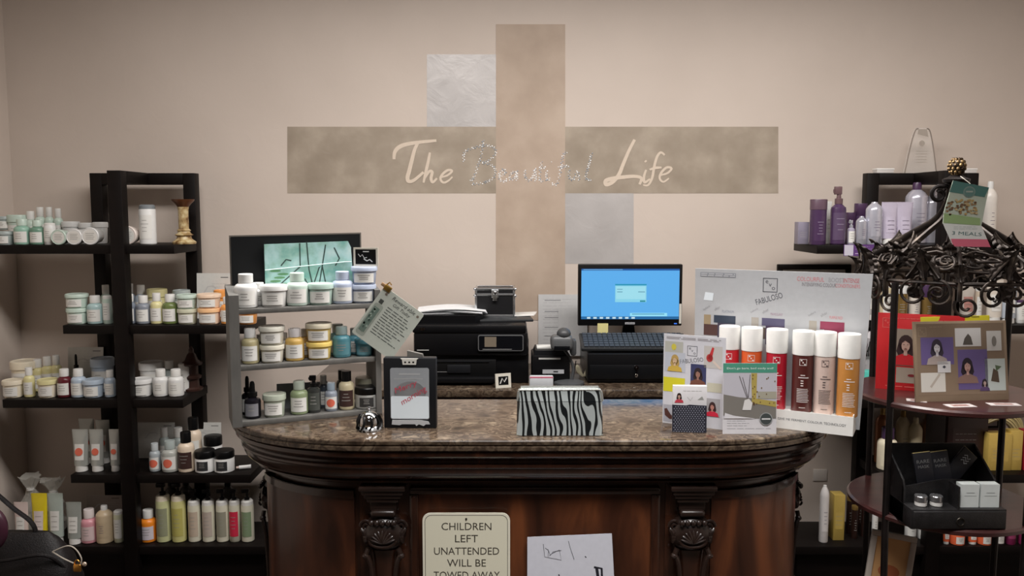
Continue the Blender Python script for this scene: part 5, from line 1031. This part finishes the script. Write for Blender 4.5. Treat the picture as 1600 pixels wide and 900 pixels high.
# ---------------------------------------------------------------- wrought iron stand on the right
SX, SYY = 1.245, 2.35
st = thing('iron_display_stand', 'bronzed wrought iron birdcage stand with round cherry shelves and acanthus dome', 'display stand', (SX, SYY, 0))
RODS = [(-.212, -.120), (-.118, .212), (.225, .095), (.120, -.212)]
RZT = 1.53
b0 = [(x, y) for x, y in RODS]
for i, (x, y) in enumerate(RODS):
    px = x*(.96 if i != 0 else .93); 
    MB().tube([(px, y, 0.0), (x, y, .8), (x*1.01, y*1.01, RZT-.06)], .0095, IRONP, 10).build('post', st)
for zz in (1.146, .83, .45):
    MB().lathe([(.245, zz-.018), (.252, zz-.014), (.252, zz-.005), (.246, zz)], REDW, 56).build('round_shelf', st)
def ring(r, z, t, m, n=48): return [(r*math.cos(2*PI*i/n), r*math.sin(2*PI*i/n), z) for i in range(n+1)]
MB().tube(ring(.24, RZT-.055, .005, IRON), .0055, IRON, 8).build('hoop', st); MB().tube(ring(.20, RZT+.0, .005, IRON), .004, IRON, 8).build('hoop', st)
# dome bars
prof = [(.243, 1.43), (.243, 1.478), (.225, 1.515), (.170, 1.556), (.100, 1.602), (.045, 1.640), (.018, 1.690), (.014, 1.735)]
bm_ = MB().tube(smooth([(r, 0, z) for r, z in prof], 6), .0062, IRON, 8, flat=1.5).mesh('dome_bar')
for k in range(8): inst('dome_bar', bm_, st, (0, 0, 0), (0, 0, math.radians(22+45*k)))
# scrolls
def spiral(c, r0, r1, a0, turns, n=30): return [(c[0]+(r0+(r1-r0)*i/n)*math.cos(a0+turns*2*PI*i/n), 0, c[1]+(r0+(r1-r0)*i/n)*math.sin(a0+turns*2*PI*i/n)) for i in range(n+1)]
sc1 = MB().tube(smooth([(0.0, .0, .075), (.03, 0, .062)], 4)[:-1]+spiral((.030, .022), .036, .007, PI*.5, -1.55), .0042, IRON, 8)
sc1.tube(smooth([(0, 0, .075), (-.03, 0, .062)], 4)[:-1]+spiral((-.030, .022), .036, .007, PI*.5, 1.55), .0042, IRON, 8)
scm = sc1.mesh('scroll')
sc2 = MB().tube(spiral((0, 0), .030, .006, PI*.85, 1.5), .0038, IRON, 8).mesh('scroll')
for k in range(8):
    a = math.radians(45*k+3); inst('scroll', scm, st, (.238*math.cos(a), .238*math.sin(a), RZT-.105), (0, 0, a+PI/2))
for k in range(8):
    a = math.radians(45*k+26); inst('scroll', sc2, st, (.245*math.cos(a), .245*math.sin(a), RZT-.112), (0, 0, a+PI/2))
def leaf(L=.07, W=.045, curl=.6, lobes=3):
    b = MB(); n = 30; rows = []
    for i in range(n+1):
        t = i/n; ang = curl*t*2.0; x = L*(math.sin(ang)/(curl*2.0)); z = L*(1-math.cos(ang))/(curl*2.0)
        env = math.sin(PI*min(1, .10+t*.90))**.6*(1-.25*t); wv = W*env*(.62+.38*abs(math.cos((lobes+.5)*PI*t)))
        for s_ in (-1, -.66, -.33, 0, .33, .66, 1):
            rows.append((-z+.008*(1-abs(s_))+.0022*math.cos(s_*9.5), s_*wv/2, x+.012*abs(s_)*env))
    F = [(i*7+j, i*7+j+1, (i+1)*7+j+1, (i+1)*7+j) for i in range(n) for j in range(6)]
    b.add(rows, F, IRON); b.add([(x-.002, y, z) for x, y, z in rows], [f_[::-1] for f_ in F], IRON)
    b.tube([rows[i*7+3] for i in range(n+1)], .0022, IRON, 5); return b.mesh('acanthus_leaf', 50)
LF = [leaf(.085, .050, -.5), leaf(.065, .042, -.35), leaf(.060, .050, -.9), leaf(.045, .040, -1.3)]
rn = random.Random(11)
def putleaf(k, az, r, z, tilt, tw=0): inst('acanthus_leaf', LF[k], st, (r*math.cos(az), r*math.sin(az), z), (rn.uniform(-.15, .15)+tw, tilt, az))
for k in range(8):
    a = math.radians(45*k+22+22.5)
    putleaf(0, a+.06, .250, RZT-.045, -.28); putleaf(2, a, .246, RZT-.055, 2.85)
    putleaf(1, a+.20, .245, RZT-.045, -.45, .6); putleaf(1, a-.12, .245, RZT-.045, -.45, -.6)
for k in range(8):
    a = math.radians(45*k+22)
    putleaf(2, a, .247, RZT-.055, -.55); putleaf(3, a+.1, .225, RZT-.012, -.9); putleaf(3, a-.1, .205, RZT+.008, -1.0)
    putleaf(1, a+.05, .175, RZT+.024, -1.15, .4)
for k in range(8):
    a = math.radians(45*k+44)
    o = inst('scroll', scm, st, (.185*math.cos(a), .185*math.sin(a), RZT-.015)); o.rotation_euler = (-1.05, 0, a+PI/2)
    sc3 = inst('scroll', sc2, st, (.215*math.cos(a+.25), .215*math.sin(a+.25), RZT+.0)); sc3.rotation_euler = (-.6, 0, a+PI/2+.25)
# top curls, collar and finial
for k in range(4):
    a = math.radians(178+90*k)
    c = MB(); c.tube(smooth([(.010, 0, .0), (.030, 0, .012)], 4)[:-1]+spiral((.046, -.014), .024, .008, PI*.62, -1.15), .0055, IRONP, 8); c.build('top_curl', st, (0, 0, 1.722), (0, 0, a))
MB().lathe([(.012, 1.66), (.020, 1.70), (.016, 1.735), (.034, 1.742), (.036, 1.750), (.022, 1.756), (.014, 1.762)], IRONP, 24).build('collar', st)
b = MB(); b.ell((0, 0, 1.785), (.022, .022, .024), IRON, 16, 10)
GI = ramp_mat('gilt_bronze', 60, [(.4, (60, 46, 34)), (.6, (150, 124, 84))], rough=.35, metal=.7)
for j in range(6):
    for i in range(10):
        t = -1.1+j*.42; a = 2*PI*(i+.5*(j % 2))/10; b.ell((.021*math.cos(t)*math.cos(a), .021*math.cos(t)*math.sin(a), 1.785+.023*math.sin(t)), (.005, .005, .006), GI, 6, 4)
b.build('finial', st)

# hanging tag
hy = 2.185
def T_(px, py): p = at(px, py, hy); return (p.x, p.z)
o0 = at(1512, 330, hy)
t = thing('hanging_brochure', 'teal, green and pink folded tag reading 3 MEALS hanging on the iron dome', 'tag', (o0.x, hy, o0.z))
def tq(px, py): p = at(px, py, hy); return (p.x-o0.x, p.z-o0.z)
b = MB(); b.plate([tq(1489, 282), tq(1545, 293), tq(1533, 353), tq(1473, 349), tq(1475, 330)][::-1], -.001, .001, M(186, 196, 180, .5)); b.plate([tq(1473, 349), tq(1533, 353), tq(1547, 386), tq(1489, 385)][::-1], -.002, .0, M(222, 224, 220, .5)); b.build('paper', t)
b = MB(); b.yf = -.001
b.poly([tq(1489, 282), tq(1545, 293), tq(1538, 308), tq(1483, 300)][::-1], C_(78, 122, 116)); x, z = tq(1514, 300); b.oval(x, z, .016, .015, C_(126, 146, 138), 2); b.oval(x, z, .013, .012, C_(98, 132, 126), 3); b.rect(x-.009, x+.009, z-.001, z+.003, C_(160, 170, 160), 4)
rn = random.Random(6)
for k in range(60):
    px = rn.uniform(1478, 1526); py = rn.uniform(312, 335); x, z = tq(px, py); b.oval(x, z, .004, .003, C_(*rn.choice([(150, 120, 84), (176, 150, 96), (110, 84, 60), (190, 170, 130)])), 2+k % 4, 7)
b.poly([tq(1474, 333), tq(1531, 341), tq(1531, 352), tq(1474, 348)][::-1], C_(150, 176, 122), 2)
b.yf = -.002; x, z = tq(1510, 365); b.text('3 MEALS', x, z, C_(78, 112, 112), width=.078, height=.009, L=1, ang=-.05); b.lines(x-.035, x+.03, z+.010, z+.020, 2, C_(176, 184, 182), .0012, 1, .1)
b.poly([tq(1485, 373), tq(1542, 374), tq(1547, 386), tq(1489, 385)][::-1], C_(214, 106, 128), 1); b.build('printed_graphics', t)

x, z = tq(1516, 287); MB().tube(smooth([(x, -.0, z), (x-.01, .03, z+.02), (SX-o0.x+.012, SYY-hy-.015, 1.748-o0.z)], 5), .0009, M(196, 190, 180, .6), 5).build('string', t)
# boards on the upper cherry shelf
UZ = 1.146
def zpt(px, py, z=UZ): return atz(px, py, z)
def board(name, label, L_, R_2, htop, m, tilt=-.10, th=.004):
    """L_, R_2: world base points"""
    a = math.atan2(R_2.y-L_.y, R_2.x-L_.x); Ln = (R_2-L_).length
    t = thing(name, label, 'brochure', L_, a, None, tilt); t['category'] = 'brochure'
    b = MB(); b.box(0, Ln, 0, th, 0, htop, m, .0005); b.build('board', t); return t, Ln
L_ = Vector((1.060, 2.39, UZ)); R2 = Vector((1.265, 2.30, UZ)); h_ = .222
t, W1 = board('red_brochure', 'red fashion brochure with woman in red on the upper cherry shelf', L_, R2, h_, M(196, 36, 40, .4), -.12)
b = MB(); PW = C_(222, 120, 110)
logo(b, W1*.12, h_*.87, .014, PW); b.lines(W1*.22, W1*.5, h_*.92, h_*.95, 1, PW, .0015); b.rect(W1*.16, W1*.52, h_*.32, h_*.80, C_(150, 136, 122)); person(b, W1*.34, h_*.33, h_*.42, (52, 30, 30), (196, 160, 146), (200, 30, 40), 2)
b.rect(W1*.24, W1*.62, h_*.10, h_*.30, C_(156, 142, 128)); b.oval(W1*.42, h_*.20, .010, .004, C_(120, 30, 34), 2); b.rect(W1*.66, W1*.92, h_*.10, h_*.62, C_(186, 170, 160)); b.oval(W1*.78, h_*.35, .010, .022, C_(160, 40, 44), 2)
b.lines(W1*.12, W1*.8, h_*.03, h_*.07, 1, PW, .0016); b.lines(W1*.55, W1*.9, h_*.85, h_*.95, 2, PW, .002); b.build('printed_graphics', t)
t, W1 = board('yellow_brochure', 'bright yellow edged brochure between the red and tan boards', Vector((1.178, 2.345, UZ)), Vector((1.352, 2.305, UZ)), .214, M(212, 200, 50, .4), -.06)
t.rotation_euler[1] = -.06
b = MB(); b.rect(W1*.03, W1*.97, .02, .200, C_(214, 210, 200)); b.lines(W1*.3, W1*.9, .208, .214, 1, C_(150, 140, 50), .003); b.build('printed_graphics', t)
L_ = atz(1447, 638, UZ); L_ = Vector((1.095, 2.215, UZ)); R2 = Vector((1.365, 2.245, UZ)); h_ = .218
t, W1 = board('tan_brochure', 'tan framed fashion photo board standing at the front of the cherry shelf', L_, R2, h_, M(150, 130, 108, .5), -.14, .006)
b = MB(); TN = C_(166, 146, 124); PP = C_(104, 88, 140)
b.rect(W1*.03, W1*.97, h_*.08, h_*.97, C_(138, 118, 98)); logo(b, W1*.09, h_*.87, .012, TN, 2); b.lines(W1*.17, W1*.34, h_*.92, h_*.94, 1, TN, .0014, 2)
b.rect(W1*.07, W1*.42, h_*.46, h_*.80, PP, 2); person(b, W1*.24, h_*.46, h_*.34, (56, 48, 62), (206, 202, 206), (170, 156, 150), 3)
b.rect(W1*.44, W1*.72, h_*.68, h_*.91, C_(220, 218, 216), 2); b.poly([(W1*.52, h_*.70), (W1*.63, h_*.70), (W1*.61, h_*.80), (W1*.58, h_*.84), (W1*.54, h_*.78)], C_(90, 84, 78), 3)
b.rect(W1*.78, W1*.94, h_*.62, h_*.87, C_(210, 208, 204), 2); b.oval(W1*.86, h_*.74, .007, .014, C_(130, 126, 120), 3)
b.rect(W1*.46, W1*.78, h_*.14, h_*.64, PP, 2); person(b, W1*.56, h_*.22, h_*.34, (40, 30, 40), (190, 150, 140), (140, 110, 100), 3); person(b, W1*.74, h_*.12, h_*.16, (50, 40, 46), (200, 176, 166), (90, 70, 110), 3)
b.rect(W1*.06, W1*.32, h_*.12, h_*.36, C_(216, 212, 204), 2); b.line([(W1*.16, h_*.18), (W1*.26, h_*.34)], .006, C_(186, 176, 164), 3); b.rect(W1*.24, W1*.38, h_*.36, h_*.50, C_(214, 212, 212), 4); b.poly([(W1*.29, h_*.43), (W1*.31, h_*.45), (W1*.33, h_*.43), (W1*.31, h_*.41)], C_(60, 60, 70), 5)
b.rect(W1*.75, W1*.97, h_*.12, h_*.52, C_(196, 206, 202), 2); b.poly([(W1*.81, h_*.24), (W1*.90, h_*.22), (W1*.89, h_*.36), (W1*.84, h_*.40)], C_(84, 70, 56), 3); b.poly([(W1*.87, h_*.36), (W1*.93, h_*.42), (W1*.86, h_*.44)], C_(90, 110, 80), 3); b.build('printed_graphics', t)
for (px, py, rz, w_, d_, lb) in ((1500, 634, .1, .075, .035, 'white leaflet lying in front of the tan board on the cherry shelf'), (1568, 632, -.05, .08, .03, 'white leaflet lying right of the first under the tan board'), (1432, 626, -.4, .05, .03, 'white leaflet lying beneath the red brochure corner')):
    p = atz(px, py, UZ); bb = MB().box(-w_/2, w_/2, -d_/2, d_/2, 0, .001, M(206, 198, 196, .5)); bb.box(-w_*.3, w_*.3, -d_*.25, d_*.25, .001, .0013, M(150, 116, 110, .5))
    tag(bb.build('leaflet', None, (p.x, p.y, UZ), (0, 0, rz)), lb, 'leaflet', 'leaflets on the cherry shelf')
# organizer on the lower shelf
LZ = .83; a = atz(1424, 828, LZ); c = atz(1573, 828, LZ); OW = c.x-a.x; oy = a.y
LEA = ramp_mat('black_leather', 60, [(.3, (18, 17, 18)), (.7, (30, 29, 30))], rough=.4, bump=.3, bscale=300)
OD = .17; x_ = (a.x+c.x)/2
t = thing('desk_organizer', 'black leather desk organizer with front drawer on the lower cherry shelf', 'organizer', (x_, oy, LZ)); BH = at(1424, 797, oy).z-LZ
b = MB(); b.box(-OW/2, OW/2, .004, OD, 0, BH, LEA, .002); hb = .185
for x in (-OW/2, OW/2-.005): 
    q_ = MB().plate([(.05, 0), (OD, 0), (OD, hb), (.06, hb*.62), (.05, hb*.5)], 0, .005, LEA); q_.xform(Matrix.Translation((x, 0, 0)) @ Matrix(((0, 1, 0, 0), (1, 0, 0, 0), (0, 0, 1, 0), (0, 0, 0, 1)))); b.add(q_.V, q_.F, LEA)
b.plate([(-OW/2, BH), (OW/2, BH), (OW/2, hb), (-OW/2, hb)], OD-.005, OD, LEA)
hm = .118; sh_ = [(-OW/2+OW*i/14, BH+(hm-BH)*(.72+.28*math.sin(PI*min(1, i/10)) if i < 10 else .72+.28*0-.0)) for i in range(15)]
b.plate([(-OW/2, BH), (OW/2, BH)]+[(x, BH+(hm-BH)*(.70+.30*max(0, math.sin(PI*(x/OW+.5)))**1.5)) for x in [OW/2-OW*i/14 for i in range(15)]], .055, .060, LEA)
b.box(-.004, .0, .004, .06, BH, BH+.06, LEA); b.build('body', t)
b = MB(); b.box(-OW/2+.004, OW/2-.004, -.003, .01, .004, BH-.004, LEA, .002); f_ = b.build('drawer', t)
b = MB(); b.tube([(.010*math.cos(2*PI*i/20), -.006, BH*.45+.010*math.sin(2*PI*i/20)) for i in range(21)], .0016, M(60, 56, 50, .3, .8), 6); b.build('ring_pull', f_)
cy_ = oy+.035
for px, nm in ((1438, 'left'), (1462, 'right')):
    p = at(px, 796, cy_); j = thing('small_jar', 'small white jar with silver lid, %s of two on the organizer ledge' % nm, 'jar', (p.x, cy_, LZ+BH), 0, 'small jars on the organizer')
    MB().lathe([(.014, 0), (.0155, .002), (.0155, .012), (.014, .014)], M(214, 212, 208, .3), 20).build('jar_body', j); MB().lathe([(.0165, .013), (.0165, .026), (.015, .028), (.002, .028)], M(150, 150, 152, .2, .8), 20).build('lid', j)
cy_ = oy+.02
for k, (x0, x1) in enumerate(((1500, 1531), (1531, 1563))):
    p = at(x0, 796, cy_); q2 = at(x1, 757, cy_); ww = q2.x-p.x; hh = q2.z-(LZ+BH)
    j = thing('card_stack', 'stack of white business cards, %s of two on the organizer ledge' % ('left' if k == 0 else 'right'), 'business cards', (p.x, cy_, LZ+BH), 0, 'business card stacks on the organizer')
    b = MB(); b.box(.0005, ww-.0005, 0, .026, 0, hh, M(206, 212, 210, .6)); b.rect(ww*.3, ww*.75, hh*.62, hh*.64, M(120, 126, 126, .6, noise=0)); b.rect(ww*.2, ww*.85, hh*.49, hh*.51, M(150, 156, 156, .6, noise=0)); b.build('cards', j)
tag(MB().box(-.006, .006, -.006, .006, 0, .014, M(190, 180, 180, .4), .002).build('white_clip', None, (at(1489, 765, oy+.045).x, oy+.046, LZ+BH+.035)), 'tiny pale clip fixed beside the white card stacks', 'clip')
for k, (px, py, an, lb) in enumerate(((1443, 728, .12, 'black booklet with embossed lettering leaning in the organizer, left'), (1470, 726, .14, 'black booklet with embossed lettering leaning in the organizer, middle'), (1505, 722, -.75, 'black booklet with white emblem tilted in the organizer, right'))):
    yy = oy+.085+.012*k; p = at(px, py, yy)
    j = thing('black_booklet', lb, 'booklet', p, 0, 'black booklets in the organizer'); j.rotation_euler = (-.15, -an, 0)
    b = MB(); b.box(-.024, .024, 0, .008, -.055, .036, M(30, 30, 34, .4), .001); b.box(-.0235, .0235, .001, .0075, -.05, .0365, M(170, 150, 96, .5)); b.build('cover', j)
    b = MB(); G_ = C_(96, 96, 96)
    if k < 2: b.text('RARE', 0, .012, G_, width=.034, height=.009); b.text('MASK', 0, -.002, G_, width=.030, height=.008)
    else:
        for q_ in range(3): b.line([(-.010, .016-.008*q_), (-.003, .022-.008*q_), (.004, .014-.008*q_), (.010, .020-.008*q_)], .002, C_(186, 190, 196))
    b.build('emblem', j)
# framed print on the lowest shelf
bz = .45; yy = 2.30; a = at(1352, 862, yy); c = at(1406, 851, yy); 
t = thing('framed_print', 'tan print in silver frame leaning on the lowest shelf of the iron stand', 'picture frame', (1.015, 2.34, bz-.0), -.25); t.rotation_euler = (-.12, .14, -.20)
FHt = .285; FWd = .125
b = MB()
for x0, x1, z0, z1 in ((0, FWd, 0, .016), (0, FWd, FHt-.016, FHt), (0, .016, .016, FHt-.016), (FWd-.016, FWd, .016, FHt-.016)): b.box(x0, x1, 0, .012, z0, z1, M(176, 166, 156, .4), .002)
b.build('frame', t)
b = MB(); b.yf = .006; b.rect(.012, FWd-.012, .012, FHt-.012, C_(196, 150, 100)); b.oval(FWd*.5, FHt*.6, .03, .02, C_(170, 96, 60), 2); b.build('print', t); MB().box(.01, FWd-.01, .007, .010, .01, FHt-.01, M(90, 70, 50, .5)).build('backing', t)

# ---------------------------------------------------------------- purse in the left foreground on an ottoman
by = 2.75; BX = -1.75; BZ = .245
tag(MB().loft([(0.03, .30, .22, 5), (.04, .31, .23, 5), (.225, .31, .23, 5), (.244, .30, .22, 5)], M(22, 15, 15, .7), 40).loft([(0, .28, .2, 5), (.03, .28, .2, 5)], ESP, 40).build('ottoman', None, (-1.70, by+.05, 0)), 'dark low ottoman under the black handbag at the left', 'ottoman')
bag = thing('handbag', 'black leather handbag with strap and gold padlock charm at the lower left', 'handbag', (BX, by, BZ))
LE = ramp_mat('black_bag_leather', 30, [(.3, (12, 10, 11)), (.7, (20, 16, 17))], spec=.3, rough=.5, bump=.4, bscale=200)
b = MB(); b.loft([(0, .24, .09, 4), (.01, .26, .10, 4), (.15, .262, .10, 3.5), (.24, .24, .075, 3), (.30, .20, .045, 2.5), (.325, .17, .015, 2.5)], LE, 36)
b.tube(smooth([(-.25, -.06, .27), (-.1, -.085, .25), (.06, -.09, .26), (.19, -.07, .27), (.24, -.03, .2)], 6), .006, LE, 8); b.build('body', bag)
def bl(px, py, dy=0): p = at(px, py, by+dy); return (p.x-BX, dy, p.z-BZ)
b = MB(); b.tube(smooth([bl(-150, 850), bl(-140, 770), bl(-95, 722), bl(-45, 740), bl(-5, 772), bl(22, 795), bl(48, 815), bl(56, 835), bl(50, 862, .0)], 6), .010, LE, 8, flat=.6); b.build('strap', bag)
b = MB(); b.ell(bl(-14, 826, -.10), (.055, .03, .075), M(62, 30, 44, .35), 18, 12); b.tube([(-.0+bl(-14, 826)[0]+.058*math.cos(t), -.105, bl(-14, 826)[2]+.078*math.sin(t)) for t in [i*2*PI/30 for i in range(31)]], .006, LE, 6); b.build('side_pocket', bag)
b = MB(); b.tube(smooth([bl(82, 862, -.09), bl(105, 853, -.10), bl(118, 858, -.10), bl(127, 872, -.10), bl(126, 882, -.10)], 6), .0022, M(180, 172, 160, .5), 6); b.tube(smooth([bl(82, 862, -.09), bl(98, 872, -.10), bl(115, 880, -.10)], 6), .0022, M(180, 172, 160, .5), 6); b.build('cord', bag)
g = Vector(bl(121, 887, -.10)); GD = M(206, 150, 74, .25, .9)
b = MB(); b.box(g.x-.013, g.x+.013, g.y-.005, g.y+.005, g.z-.014, g.z+.012, GD, .004, 3); b.tube([(g.x+.014*math.cos(t)*.7, g.y, g.z+.012+.014*math.sin(t)) for t in [i*PI/8 for i in range(9)]], .0022, GD, 6); b.ell((g.x+.024, g.y, g.z+.012), (.008, .006, .008), M(210, 190, 170, .2, .6), 10, 6); b.build('padlock_charm', bag)
